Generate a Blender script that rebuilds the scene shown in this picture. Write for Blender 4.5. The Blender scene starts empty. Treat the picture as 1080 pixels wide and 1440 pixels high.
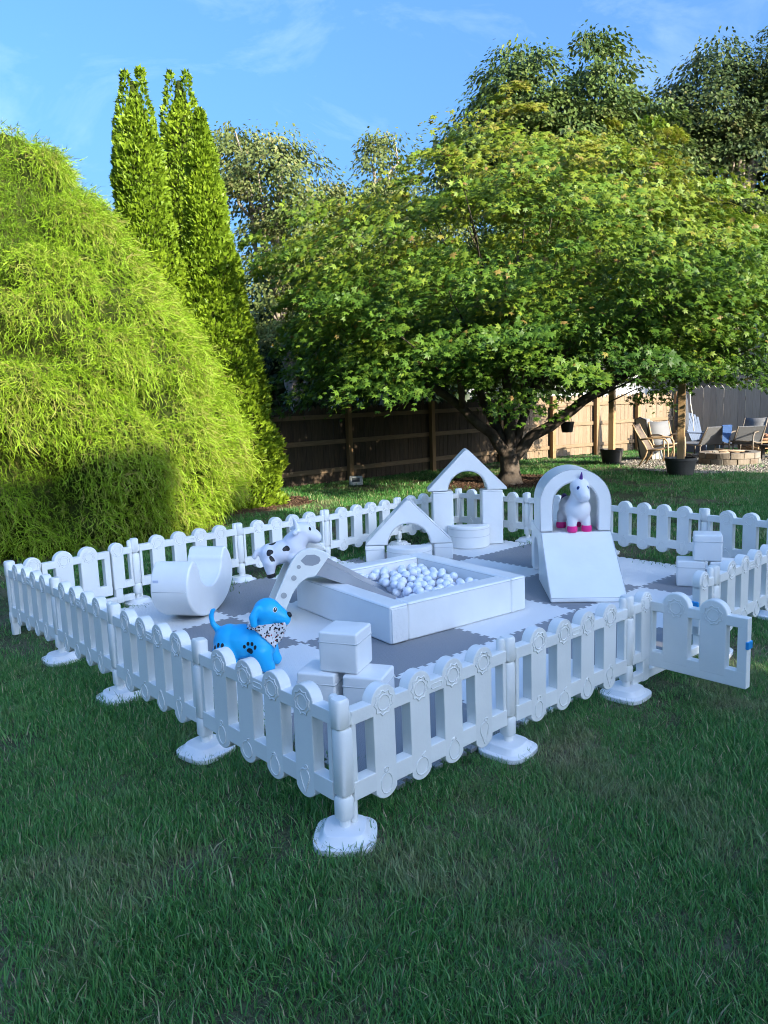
import bpy, bmesh, math, random
import numpy as np
from mathutils import Vector, Matrix, Quaternion
from mathutils.bvhtree import BVHTree
random.seed(7)
RNG = np.random.default_rng(11)
R = math.radians
SC = bpy.context.scene
COL = SC.collection

# ------------------------------------------------------------------ camera, sky, sun, exposure
CAM = (-1.5467, -2.0553, 1.6211)
PITCH, ROLL, YAW, FOCAL = 0.1468, -0.0366, 0.8464, 1050.56
def make_camera():
    fw = Vector((math.cos(PITCH) * math.cos(YAW), math.cos(PITCH) * math.sin(YAW), -math.sin(PITCH)))
    r = fw.cross(Vector((0, 0, 1))).normalized()
    u = r.cross(fw)
    r2 = r * math.cos(ROLL) + u * math.sin(ROLL)
    u2 = -r * math.sin(ROLL) + u * math.cos(ROLL)
    cd = bpy.data.cameras.new('camera')
    cd.sensor_fit = 'VERTICAL'
    cd.sensor_height = 24.0
    cd.lens = FOCAL / 1440.0 * 24.0
    cd.clip_start = 0.05
    cd.clip_end = 2000
    co = bpy.data.objects.new('camera', cd)
    co.matrix_world = Matrix(((r2.x, u2.x, -fw.x, CAM[0]), (r2.y, u2.y, -fw.y, CAM[1]), (r2.z, u2.z, -fw.z, CAM[2]), (0, 0, 0, 1)))
    COL.objects.link(co)
    SC.camera = co
make_camera()
SUN_EL = R(20.0)
SUN_AZ = math.atan2(-0.998, 0.061)          # direction towards the sun, in the ground plane
def make_light():
    w = bpy.data.worlds.new('World'); SC.world = w; w.use_nodes = True
    nt = w.node_tree; nt.nodes.clear()
    out = nt.nodes.new('ShaderNodeOutputWorld')
    bg = nt.nodes.new('ShaderNodeBackground'); bg.inputs['Strength'].default_value = 0.15
    sky = nt.nodes.new('ShaderNodeTexSky'); sky.sky_type = 'NISHITA'; sky.sun_disc = False
    sky.sun_elevation = SUN_EL
    sky.sun_rotation = math.pi / 2 - SUN_AZ
    sky.altitude = 0; sky.air_density = 1.3; sky.dust_density = 8.0; sky.ozone_density = 9.5
    # thin cirrus all over the sky
    tc = nt.nodes.new('ShaderNodeTexCoord')
    mp = nt.nodes.new('ShaderNodeMapping'); mp.inputs['Scale'].default_value = (1.3, 2.4, 4.2); mp.inputs['Rotation'].default_value = (0.3, 0.2, 0.5)
    nz = nt.nodes.new('ShaderNodeTexNoise'); nz.inputs['Scale'].default_value = 2.3; nz.inputs['Detail'].default_value = 7; nz.inputs['Roughness'].default_value = 0.62; nz.inputs['Distortion'].default_value = 0.7
    rp = nt.nodes.new('ShaderNodeValToRGB')
    rp.color_ramp.elements[0].position = 0.54; rp.color_ramp.elements[0].color = (0, 0, 0, 1)
    rp.color_ramp.elements[1].position = 0.82; rp.color_ramp.elements[1].color = (0.11, 0.11, 0.11, 1)
    mx = nt.nodes.new('ShaderNodeMix'); mx.data_type = 'RGBA'
    mx.inputs[7].default_value = (5.2, 5.7, 6.4, 1)
    nt.links.new(tc.outputs['Generated'], mp.inputs['Vector']); nt.links.new(mp.outputs[0], nz.inputs['Vector'])
    nt.links.new(nz.outputs[0], rp.inputs[0]); nt.links.new(rp.outputs[0], mx.inputs[0])
    nt.links.new(sky.outputs[0], mx.inputs[6]); nt.links.new(mx.outputs[2], bg.inputs[0]); nt.links.new(bg.outputs[0], out.inputs[0])
    sd = bpy.data.lights.new('sun', 'SUN'); sd.energy = 4.2; sd.angle = R(0.55); sd.color = (1.0, 0.88, 0.68)
    so = bpy.data.objects.new('sun', sd); COL.objects.link(so)
    d = Vector((math.cos(SUN_EL) * math.cos(SUN_AZ), math.cos(SUN_EL) * math.sin(SUN_AZ), math.sin(SUN_EL)))
    so.rotation_euler = d.to_track_quat('Z', 'Y').to_euler(); so.location = d * 60
make_light()
vs = SC.view_settings
vs.view_transform = 'Standard'; vs.look = 'None'; vs.exposure = 1.76; vs.gamma = 1.0; vs.use_curve_mapping = False
SC.cycles.filter_width = 1.05; SC.cycles.max_bounces = 7; SC.cycles.diffuse_bounces = 3; SC.cycles.glossy_bounces = 2; SC.cycles.transmission_bounces = 4
SC.cycles.transparent_max_bounces = 4; SC.cycles.caustics_reflective = False; SC.cycles.caustics_refractive = False

FH = (0.66265, 0.74893); RH = (0.74893, -0.66265)
def V(s, d):                                   # metres to the right of and away from where the photographer stood
    return (CAM[0] + d * FH[0] + s * RH[0], CAM[1] + d * FH[1] + s * RH[1])

# ------------------------------------------------------------------ materials
MATS = {}
def mat(name, col, rough=0.6, bump=0.0, bscale=60, var=0.0, vscale=3.0, spec=0.4, metal=0.0, col2=None, sheen=0.0, trans=None, stretch=None):
    """Principled material; a noise varies the colour between col and col2 (or darker/lighter by var) and gives a fine bump."""
    if name in MATS: return MATS[name]
    m = bpy.data.materials.new(name); m.use_nodes = True; MATS[name] = m
    nt = m.node_tree; b = nt.nodes['Principled BSDF']
    b.inputs['Roughness'].default_value = rough; b.inputs['Specular IOR Level'].default_value = spec; b.inputs['Metallic'].default_value = metal
    c = (*col, 1)
    b.inputs['Base Color'].default_value = c
    tc = nt.nodes.new('ShaderNodeTexCoord'); src = tc.outputs['Object']
    if stretch:
        mp = nt.nodes.new('ShaderNodeMapping'); mp.inputs['Scale'].default_value = stretch; nt.links.new(src, mp.inputs['Vector']); src = mp.outputs[0]
    if var or col2:
        n = nt.nodes.new('ShaderNodeTexNoise'); n.inputs['Scale'].default_value = vscale; n.inputs['Detail'].default_value = 5
        oi = nt.nodes.new('ShaderNodeObjectInfo')
        ad = nt.nodes.new('ShaderNodeVectorMath'); ad.operation = 'ADD'
        cx = nt.nodes.new('ShaderNodeVectorMath'); cx.operation = 'SCALE'; cx.inputs[0].default_value = (37, 53, 71)
        nt.links.new(oi.outputs['Random'], cx.inputs['Scale']); nt.links.new(src, ad.inputs[0]); nt.links.new(cx.outputs[0], ad.inputs[1])
        nt.links.new(ad.outputs[0], n.inputs['Vector'])
        r = nt.nodes.new('ShaderNodeValToRGB'); nt.links.new(n.outputs[0], r.inputs[0])
        e = r.color_ramp.elements; e[0].position = 0.3; e[1].position = 0.7
        if col2: e[0].color = c; e[1].color = (*col2, 1)
        else:
            e[0].color = tuple(x * (1 - var) for x in col) + (1,); e[1].color = tuple(min(1, x * (1 + var)) for x in col) + (1,)
        nt.links.new(r.outputs[0], b.inputs['Base Color'])
    if bump:
        n2 = nt.nodes.new('ShaderNodeTexNoise'); n2.inputs['Scale'].default_value = bscale; n2.inputs['Detail'].default_value = 3
        nt.links.new(src, n2.inputs['Vector'])
        bp = nt.nodes.new('ShaderNodeBump'); bp.inputs['Strength'].default_value = bump; bp.inputs['Distance'].default_value = 0.01
        nt.links.new(n2.outputs[0], bp.inputs['Height']); nt.links.new(bp.outputs[0], b.inputs['Normal'])
    return m

def leaf_mat(name, cols, trans=0.35, rough=0.5, noise_scale=0.9, spec=0.3):
    """Two-sided leaf: cols is a list of base colours picked by the per-leaf 'tint' attribute plus a soft patchy noise."""
    m = bpy.data.materials.new(name); m.use_nodes = True; MATS[name] = m
    nt = m.node_tree; b = nt.nodes['Principled BSDF']; out = nt.nodes['Material Output']
    at = nt.nodes.new('ShaderNodeAttribute'); at.attribute_name = 'tint'
    r = nt.nodes.new('ShaderNodeValToRGB'); nt.links.new(at.outputs['Fac'], r.inputs[0])
    el = r.color_ramp.elements
    while len(el) < len(cols): el.new(0.5)
    for i, c in enumerate(cols):
        el[i].position = i / (len(cols) - 1); el[i].color = (*c, 1)
    b.inputs['Roughness'].default_value = rough; b.inputs['Specular IOR Level'].default_value = spec
    nt.links.new(r.outputs[0], b.inputs['Base Color'])
    t = nt.nodes.new('ShaderNodeBsdfTranslucent'); nt.links.new(r.outputs[0], t.inputs[0])
    mx = nt.nodes.new('ShaderNodeMixShader'); mx.inputs[0].default_value = trans
    nt.links.new(b.outputs[0], mx.inputs[1]); nt.links.new(t.outputs[0], mx.inputs[2]); nt.links.new(mx.outputs[0], out.inputs[0])
    return m

PLASTIC = mat('fence_plastic', (0.80, 0.80, 0.765), 0.36, 0.07, 90, 0.05, 3.5)
FOOT = mat('foot_plastic', (0.80, 0.80, 0.80), 0.30, 0.03, 30)
VINYL = mat('white_vinyl', (0.85, 0.85, 0.835), 0.28, 0.34, 9, 0.03, 4)
PIPING = mat('vinyl_piping', (0.62, 0.62, 0.62), 0.35)
CREAM = mat('cream_plastic', (0.83, 0.825, 0.77), 0.45, 0.05, 100)
GREYP = mat('grey_plastic', (0.36, 0.37, 0.385), 0.45, 0.05, 100)
BLACK = mat('black_print', (0.012, 0.012, 0.014), 0.45)
BLUE_TAPE = mat('blue_latch', (0.02, 0.27, 0.62), 0.4)

# ------------------------------------------------------------------ object helpers
def tag(o, label=None, cat=None, group=None, kind=None):
    if label: o['label'] = label
    if cat: o['category'] = cat
    if group: o['group'] = group
    if kind: o['kind'] = kind
    return o
def empty(name, loc=(0, 0, 0), rz=0.0, parent=None):
    o = bpy.data.objects.new(name, None); COL.objects.link(o)
    o.location = loc; o.rotation_euler = (0, 0, rz); o.empty_display_size = 0.05
    if parent: o.parent = parent
    return o
def put(name, me, m=None, parent=None, loc=(0, 0, 0), rot=(0, 0, 0), bevel=0, seg=2):
    o = bpy.data.objects.new(name, me); COL.objects.link(o)
    if m and not me.materials: me.materials.append(m)
    o.location = loc; o.rotation_euler = rot
    if parent: o.parent = parent
    if bevel:
        b = o.modifiers.new('bevel', 'BEVEL'); b.width = bevel; b.segments = seg; b.limit_method = 'ANGLE'; b.angle_limit = R(38); b.harden_normals = True
    return o
def copy_tree(o, parent=None):
    c = o.copy(); COL.objects.link(c)
    if parent: c.parent = parent
    for ch in [x for x in KIDS.get(o.name, [])]: copy_tree(ch, c)
    return c
KIDS = {}
def index_kids():
    KIDS.clear()
    for o in bpy.data.objects:
        if o.parent: KIDS.setdefault(o.parent.name, []).append(o)

class MB:
    """collects verts and faces of one mesh"""
    def __init__(s): s.v = []; s.f = []
    def add(s, v, f):
        n = len(s.v); s.v += [tuple(p) for p in v]; s.f += [tuple(i + n for i in q) for q in f]; return s
    def box(s, x0, x1, y0, y1, z0, z1, M=None):
        v = [(x0, y0, z0), (x1, y0, z0), (x1, y1, z0), (x0, y1, z0), (x0, y0, z1), (x1, y0, z1), (x1, y1, z1), (x0, y1, z1)]
        if M: v = [M @ Vector(p) for p in v]
        return s.add(v, [(0, 3, 2, 1), (4, 5, 6, 7), (0, 1, 5, 4), (1, 2, 6, 5), (2, 3, 7, 6), (3, 0, 4, 7)])
    def prism(s, outline, y0, y1):
        """outline in x,z (counter-clockwise seen from -y), extruded from y0 to y1"""
        n = len(outline)
        v = [(x, y0, z) for x, z in outline] + [(x, y1, z) for x, z in outline]
        f = [tuple(range(n)), tuple(range(2 * n - 1, n - 1, -1))]
        f += [((i + 1) % n, i, n + i, n + (i + 1) % n) for i in range(n)]
        return s.add(v, f)
    def slab(s, outline, z0, z1):
        n = len(outline)
        v = [(x, y, z0) for x, y in outline] + [(x, y, z1) for x, y in outline]
        f = [tuple(range(n - 1, -1, -1)), tuple(range(n, 2 * n))]
        f += [(i, (i + 1) % n, n + (i + 1) % n, n + i) for i in range(n)]
        return s.add(v, f)
    def lathe(s, prof, seg=20, center=(0, 0), sq=None, caps=True):
        """prof: list of (radius, z); sq: superellipse power for squarish sections"""
        n0 = []
        v = []
        for r, z in prof:
            for k in range(seg):
                a = 2 * math.pi * k / seg; c, q = math.cos(a), math.sin(a)
                if sq:
                    g = (abs(c) ** sq + abs(q) ** sq) ** (-1 / sq); c, q = c * g, q * g
                v.append((center[0] + r * c, center[1] + r * q, z))
        f = []
        for i in range(len(prof) - 1):
            for k in range(seg):
                k2 = (k + 1) % seg
                f.append((i * seg + k, i * seg + k2, (i + 1) * seg + k2, (i + 1) * seg + k))
        if caps:
            f.append(tuple(range(seg - 1, -1, -1))); m = (len(prof) - 1) * seg; f.append(tuple(range(m, m + seg)))
        return s.add(v, f)
    def tube(s, pts, rad, seg=8, closed=False):
        pts = [Vector(p) for p in pts]; n = len(pts)
        rad = rad if hasattr(rad, '__len__') else [rad] * n
        v = []; up = None
        for i, p in enumerate(pts):
            if closed: t = pts[(i + 1) % n] - pts[i - 1]
            else: t = pts[min(i + 1, n - 1)] - pts[max(i - 1, 0)]
            t.normalize()
            if up is None:
                up = Vector((0, 0, 1)) if abs(t.z) < 0.9 else Vector((1, 0, 0))
            a = t.cross(up).normalized(); b = a.cross(t).normalized(); up = b
            for k in range(seg):
                g = 2 * math.pi * k / seg
                v.append(p + a * (math.cos(g) * rad[i]) + b * (math.sin(g) * rad[i]))
        f = []
        for i in range(n if closed else n - 1):
            j = (i + 1) % n
            for k in range(seg):
                k2 = (k + 1) % seg
                f.append((i * seg + k, i * seg + k2, j * seg + k2, j * seg + k))
        if not closed:
            f.append(tuple(range(seg - 1, -1, -1))); m = (n - 1) * seg; f.append(tuple(range(m, m + seg)))
        return s.add(v, f)
    def mesh(s, name, m=None, smooth=False, angle=None, fix=True):
        me = bpy.data.meshes.new(name); me.from_pydata(s.v, [], s.f)
        if fix:
            bm = bmesh.new(); bm.from_mesh(me); bmesh.ops.recalc_face_normals(bm, faces=bm.faces); bm.to_mesh(me); bm.free()
        if smooth:
            me.polygons.foreach_set('use_smooth', [True] * len(me.polygons))
            if angle: me.set_sharp_from_angle(angle=R(angle))
        if m: me.materials.append(m)
        me.update(); return me

def fast_mesh(name, verts, tris, m, tint=None, smooth=False):
    me = bpy.data.meshes.new(name)
    nv, nf, k = len(verts), len(tris), tris.shape[1]
    me.vertices.add(nv); me.vertices.foreach_set('co', np.ascontiguousarray(verts, np.float32).ravel())
    me.loops.add(nf * k); me.loops.foreach_set('vertex_index', np.ascontiguousarray(tris, np.int32).ravel())
    me.polygons.add(nf); me.polygons.foreach_set('loop_start', np.arange(0, nf * k, k, dtype=np.int32))
    if smooth: me.polygons.foreach_set('use_smooth', np.ones(nf, bool))
    me.update(calc_edges=True)
    if tint is not None:
        a = me.attributes.new('tint', 'FLOAT', 'POINT'); a.data.foreach_set('value', np.ascontiguousarray(tint, np.float32))
    me.materials.append(m)
    return me

def unit(a): return a / np.maximum(np.linalg.norm(a, axis=-1, keepdims=True), 1e-9)
def scatter(tv, tf, C, X, Y, Z, S):
    """copies of a template (verts tv, tris tf) at C with axes X, Y, Z and size S -> verts, tris"""
    N, n = len(C), len(tv)
    W = C[:, None, :] + S[:, None, None] * (tv[None, :, 0:1] * X[:, None, :] + tv[None, :, 1:2] * Y[:, None, :] + tv[None, :, 2:3] * Z[:, None, :])
    F = tf[None] + (np.arange(N) * n)[:, None, None]
    return W.reshape(-1, 3), F.reshape(-1, tf.shape[1])
def frames(fwd, upish):
    """orthonormal frames: X along fwd, Z close to upish"""
    X = unit(fwd); Y = unit(np.cross(upish, X)); Z = np.cross(X, Y); return X, Y, Z
def vnoise(P, scale, seed=0):
    """smooth value noise in 0..1"""
    Q = np.asarray(P, float) * scale + seed * 17.31
    I = np.floor(Q).astype(np.int64); F = Q - I; F = F * F * (3 - 2 * F)
    def h(i, j, k):
        n = (i * 374761393 + j * 668265263 + k * 2147483647 + seed * 974634777) & 0xffffffff
        n = ((n ^ (n >> 13)) * 1274126177) & 0xffffffff
        return ((n ^ (n >> 16)) & 0xffff) / 65535.0
    r = 0
    for a in (0, 1):
        for b in (0, 1):
            for c in (0, 1):
                w = (F[:, 0] if a else 1 - F[:, 0]) * (F[:, 1] if b else 1 - F[:, 1]) * (F[:, 2] if c else 1 - F[:, 2])
                r = r + w * h(I[:, 0] + a, I[:, 1] + b, I[:, 2] + c)
    return r
# ------------------------------------------------------------------ the ground
def ground_material():
    m = bpy.data.materials.new('lawn_soil'); m.use_nodes = True
    nt = m.node_tree; b = nt.nodes['Principled BSDF']; b.inputs['Roughness'].default_value = 0.95; b.inputs['Specular IOR Level'].default_value = 0.1
    g = nt.nodes.new('ShaderNodeNewGeometry')
    n1 = nt.nodes.new('ShaderNodeTexNoise'); n1.inputs['Scale'].default_value = 1.1; n1.inputs['Detail'].default_value = 6
    n2 = nt.nodes.new('ShaderNodeTexNoise'); n2.inputs['Scale'].default_value = 55; n2.inputs['Detail'].default_value = 4
    nt.links.new(g.outputs['Position'], n1.inputs['Vector']); nt.links.new(g.outputs['Position'], n2.inputs['Vector'])
    r1 = nt.nodes.new('ShaderNodeValToRGB'); e = r1.color_ramp.elements
    e[0].position = 0.30; e[0].color = (0.036, 0.066, 0.024, 1); e[1].position = 0.72; e[1].color = (0.19, 0.17, 0.115, 1)
    r2 = nt.nodes.new('ShaderNodeValToRGB'); e = r2.color_ramp.elements
    e[0].position = 0.3; e[0].color = (0.45, 0.45, 0.45, 1); e[1].position = 0.75; e[1].color = (1.35, 1.35, 1.35, 1)
    mx = nt.nodes.new('ShaderNodeMix'); mx.data_type = 'RGBA'; mx.blend_type = 'MULTIPLY'; mx.inputs[0].default_value = 1
    nt.links.new(n1.outputs[0], r1.inputs[0]); nt.links.new(n2.outputs[0], r2.inputs[0])
    nt.links.new(r1.outputs[0], mx.inputs[6]); nt.links.new(r2.outputs[0], mx.inputs[7]); nt.links.new(mx.outputs[2], b.inputs['Base Color'])
    bp = nt.nodes.new('ShaderNodeBump'); bp.inputs['Strength'].default_value = 0.8; bp.inputs['Distance'].default_value = 0.03
    nt.links.new(n2.outputs[0], bp.inputs['Height']); nt.links.new(bp.outputs[0], b.inputs['Normal'])
    return m
g = MB().add([(-300, -300, 0), (300, -300, 0), (300, 300, 0), (-300, 300, 0)], [(0, 1, 2, 3)])
tag(put('lawn', g.mesh('lawn', ground_material(), fix=False)), kind='structure')

def blob_outline(cx, cy, rx, ry, n=40, rough=0.12, seed=1, rot=0.0):
    rr = random.Random(seed); ph = [rr.uniform(0, 6.28) for _ in range(5)]
    out = []
    for k in range(n):
        a = 2 * math.pi * k / n
        q = 1 + rough * sum(math.sin(a * (i + 2) + ph[i]) / (i + 1.5) for i in range(5))
        x, y = rx * q * math.cos(a), ry * q * math.sin(a)
        out.append((cx + x * math.cos(rot) - y * math.sin(rot), cy + x * math.sin(rot) + y * math.cos(rot)))
    return out
MULCH = mat('mulch', (0.050, 0.030, 0.020), 0.95, 1.0, 40, col2=(0.115, 0.072, 0.048), vscale=26, spec=0.1)
PEBBLE = mat('gravel', (0.15, 0.135, 0.115), 0.9, 0.8, 45, col2=(0.27, 0.25, 0.215), vscale=30, spec=0.2)
beds = [('mulch_bed', blob_outline(9.6, 7.2, 1.5, 1.2, seed=3), MULCH, 0.006), ('mulch_bed', blob_outline(4.5, 9.2, 1.75, 1.35, seed=5), MULCH, 0.010),
        ('mulch_bed', blob_outline(1.4, 8.6, 2.6, 2.2, seed=9), MULCH, 0.014), ('gravel_pad', blob_outline(15.3, 5.3, 2.4, 2.5, seed=8, rough=0.08), PEBBLE, 0.012)]
for nm, ol, m, z in beds:
    tag(put(nm, MB().slab(ol, -0.03, z).mesh(nm, m)), kind='structure')
def inside(P, ol):
    x, y = P[:, 0], P[:, 1]; r = np.zeros(len(P), bool); n = len(ol)
    for i in range(n):
        (x0, y0), (x1, y1) = ol[i], ol[(i + 1) % n]
        c = ((y0 > y) != (y1 > y)) & (x < (x1 - x0) * (y - y0) / ((y1 - y0) if y1 != y0 else 1e-9) + x0)
        r ^= c
    return r
# loose stones of the gravel pad
N = 5200
P = RNG.uniform((12.6, 2.6), (18.0, 8.0), (N, 2)); P = P[inside(P, beds[3][1])]
oct_v = np.array([(1, 0, 0), (-1, 0, 0), (0, 1, 0), (0, -1, 0), (0, 0, 0.7), (0, 0, -0.7)], float)
oct_f = np.array([(0, 2, 4), (2, 1, 4), (1, 3, 4), (3, 0, 4), (2, 0, 5), (1, 2, 5), (3, 1, 5), (0, 3, 5)])
a = RNG.uniform(0, 6.28, len(P)); C = np.c_[P, np.full(len(P), 0.016)]
X = np.c_[np.cos(a), np.sin(a), RNG.normal(0, .2, len(P))]; X, Y, Z = frames(X, np.tile((0, 0, 1.0), (len(P), 1)))
vv, ff = scatter(oct_v, oct_f, C, X, Y * RNG.uniform(.6, 1, (len(P), 1)), Z, RNG.uniform(0.014, 0.034, len(P)))
tag(put('gravel', fast_mesh('gravel', vv, ff, leaf_mat('pebbles', [(0.11, 0.095, 0.08), (0.23, 0.205, 0.175), (0.36, 0.33, 0.28)], 0.0, 0.9), np.repeat(RNG.random(len(P)), 6))), 'loose pale gravel around the stone fire pit', 'gravel', kind='stuff')
# bark chips on the mulch
N = 5200
P = np.vstack([RNG.uniform((5.6, 5.4), (12.6, 10.6), (N, 2)), RNG.uniform((3.4, 6.3), (6.4, 10.2), (1800, 2))]); P = P[inside(P, beds[0][1]) | inside(P, beds[1][1])]
a = RNG.uniform(0, 6.28, len(P)); C = np.c_[P, np.full(len(P), 0.018)]
X, Y, Z = frames(np.c_[np.cos(a), np.sin(a), RNG.normal(0, .35, len(P))], np.tile((0, 0, 1.0), (len(P), 1)))
vv, ff = scatter(oct_v * (1, .4, .3), oct_f, C, X, Y, Z, RNG.uniform(0.02, 0.05, len(P)))
tag(put('bark_mulch', fast_mesh('bark_mulch', vv, ff, leaf_mat('bark_chips', [(0.03, 0.02, 0.014), (0.09, 0.05, 0.032), (0.16, 0.10, 0.07)], 0.0, 0.9), np.repeat(RNG.random(len(P)), 6))), 'reddish brown bark chips under the trees', 'mulch', kind='stuff')

# ------------------------------------------------------------------ grass blades
def grass_material():
    m = leaf_mat('grass_blade', [(0.042, 0.165, 0.040), (0.070, 0.240, 0.055), (0.112, 0.310, 0.072), (0.19, 0.34, 0.105), (0.45, 0.39, 0.23)], 0.40, 0.36, spec=0.5)
    nt = m.node_tree; b = nt.nodes['Principled BSDF']; ramp = [n for n in nt.nodes if n.type == 'VALTORGB'][0]
    g = nt.nodes.new('ShaderNodeNewGeometry')
    n = nt.nodes.new('ShaderNodeTexNoise'); n.inputs['Scale'].default_value = 1.25; n.inputs['Detail'].default_value = 5; n.inputs['Roughness'].default_value = 0.6
    nt.links.new(g.outputs['Position'], n.inputs['Vector'])
    r = nt.nodes.new('ShaderNodeValToRGB'); e = r.color_ramp.elements
    e[0].position = 0.53; e[0].color = (0, 0, 0, 1); e[1].position = 0.71; e[1].color = (0.75, 0.75, 0.75, 1)
    nt.links.new(n.outputs[0], r.inputs[0])
    mx = nt.nodes.new('ShaderNodeMix'); mx.data_type = 'RGBA'; mx.inputs[7].default_value = (0.34, 0.315, 0.18, 1)
    nt.links.new(r.outputs[0], mx.inputs[0]); nt.links.new(ramp.outputs[0], mx.inputs[6])
    for t in nt.nodes:
        if t.type == 'BSDF_TRANSLUCENT': nt.links.new(mx.outputs[2], t.inputs[0])
    nt.links.new(mx.outputs[2], b.inputs['Base Color'])
    return m
GRASS = grass_material()
def tuft(seed, n, spread, h0, h1, w):
    rg = np.random.default_rng(seed)
    V_, F_, T_ = [], [], []
    lean = rg.normal(0, 0.35, 2)
    for i in range(n):
        p = rg.normal(0, spread, 2); a = rg.uniform(0, 6.283); h = rg.uniform(h0, h1) * (0.55 if rg.random() < 0.25 else 1)
        d = np.array((math.cos(a), math.sin(a))) * rg.uniform(0.15, 0.85) + lean * 0.6
        sx, sy = -math.sin(a), math.cos(a); ww = w * rg.uniform(.7, 1.25)
        k = len(V_); t = float(np.clip(rg.normal(.38, .2), 0, .8)) if rg.random() > 0.07 else 1.0
        for q, f in ((0, 1.0), (0.5, 0.8), (1.0, 0.0)):
            cx, cy = p + d * h * (q * 0.35 + q * q * 0.5); cz = h * (q - 0.28 * q * q * np.linalg.norm(d)) - 0.004
            if q < 1: V_ += [(cx - sx * ww * f, cy - sy * ww * f, cz), (cx + sx * ww * f, cy + sy * ww * f, cz)]; T_ += [t, t]
            else: V_.append((cx, cy, cz)); T_.append(t)
        F_ += [(k, k + 1, k + 3), (k, k + 3, k + 2), (k + 2, k + 3, k + 4)]
    return fast_mesh('tuft', np.array(V_), np.array(F_), GRASS, np.array(T_))
def grass_field(name, label, region, density, tufts, seed):
    x0, x1, y0, y1, dens = region
    st = 0.06 if density > 300 else 0.12; nx, ny = int((x1 - x0) / st) + 1, int((y1 - y0) / st) + 1
    gx, gy = np.meshgrid(np.linspace(x0, x1, nx), np.linspace(y0, y1, ny), indexing='ij')
    P = np.c_[gx.ravel(), gy.ravel(), np.zeros(nx * ny)]
    dv = dens(P)
    idx = np.arange(nx * ny).reshape(nx, ny)
    q = np.stack([idx[:-1, :-1], idx[1:, :-1], idx[1:, 1:], idx[:-1, 1:]], -1).reshape(-1, 4)
    q = q[(dv[q].max(1) > 0.01)]
    me = fast_mesh(name, P, q, GRASS)
    at = me.attributes.new('dens', 'FLOAT', 'POINT'); at.data.foreach_set('value', dv.astype(np.float32))
    ht = me.attributes.new('tall', 'FLOAT', 'POINT'); ht.data.foreach_set('value', (.55 + .55 * vnoise(P, 2.2, 51) + .45 * vnoise(P, 6.5, 52)).astype(np.float32))
    o = tag(put(name, me), label, 'grass', kind='stuff')
    tc = bpy.data.collections.new(name + '_tufts')
    for i, t in enumerate(tufts): tc.objects.link(bpy.data.objects.new('tuft', t))
    ng = bpy.data.node_groups.new(name, 'GeometryNodeTree'); ng.interface.new_socket('Geometry', in_out='INPUT', socket_type='NodeSocketGeometry'); ng.interface.new_socket('Geometry', in_out='OUTPUT', socket_type='NodeSocketGeometry')
    N = ng.nodes; L = ng.links
    gi, go = N.new('NodeGroupInput'), N.new('NodeGroupOutput')
    na = N.new('GeometryNodeInputNamedAttribute'); na.data_type = 'FLOAT'; na.inputs['Name'].default_value = 'dens'
    mu = N.new('ShaderNodeMath'); mu.operation = 'MULTIPLY'; mu.inputs[1].default_value = density; L.new(na.outputs['Attribute'], mu.inputs[0])
    dp = N.new('GeometryNodeDistributePointsOnFaces'); dp.inputs['Seed'].default_value = seed
    L.new(gi.outputs[0], dp.inputs['Mesh']); L.new(mu.outputs[0], dp.inputs['Density'])
    ci = N.new('GeometryNodeCollectionInfo'); ci.inputs['Collection'].default_value = tc; ci.inputs['Separate Children'].default_value = True; ci.inputs['Reset Children'].default_value = True
    ip = N.new('GeometryNodeInstanceOnPoints'); ip.inputs['Pick Instance'].default_value = True
    rr = N.new('FunctionNodeRandomValue'); rr.data_type = 'FLOAT_VECTOR'; rr.inputs[0].default_value = (-0.15, -0.15, 0); rr.inputs[1].default_value = (0.15, 0.15, 6.283)
    rs = N.new('FunctionNodeRandomValue'); rs.data_type = 'FLOAT'; rs.inputs[2].default_value = 0.65; rs.inputs[3].default_value = 1.3; rs.inputs['Seed'].default_value = 5
    L.new(dp.outputs['Points'], ip.inputs['Points']); L.new(ci.outputs[0], ip.inputs['Instance'])
    L.new(rr.outputs[0], ip.inputs['Rotation']); nb = N.new('GeometryNodeInputNamedAttribute'); nb.data_type = 'FLOAT'; nb.inputs['Name'].default_value = 'tall'
    m2 = N.new('ShaderNodeMath'); m2.operation = 'MULTIPLY'; L.new(rs.outputs[1], m2.inputs[0]); L.new(nb.outputs['Attribute'], m2.inputs[1]); L.new(m2.outputs[0], ip.inputs['Scale'])
    L.new(ip.outputs[0], go.inputs[0])
    md = o.modifiers.new('grass', 'NODES'); md.node_group = ng
    return o
def view_sd(P):
    dx, dy = P[:, 0] - CAM[0], P[:, 1] - CAM[1]
    return dx * RH[0] + dy * RH[1], dx * FH[0] + dy * FH[1]
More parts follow.
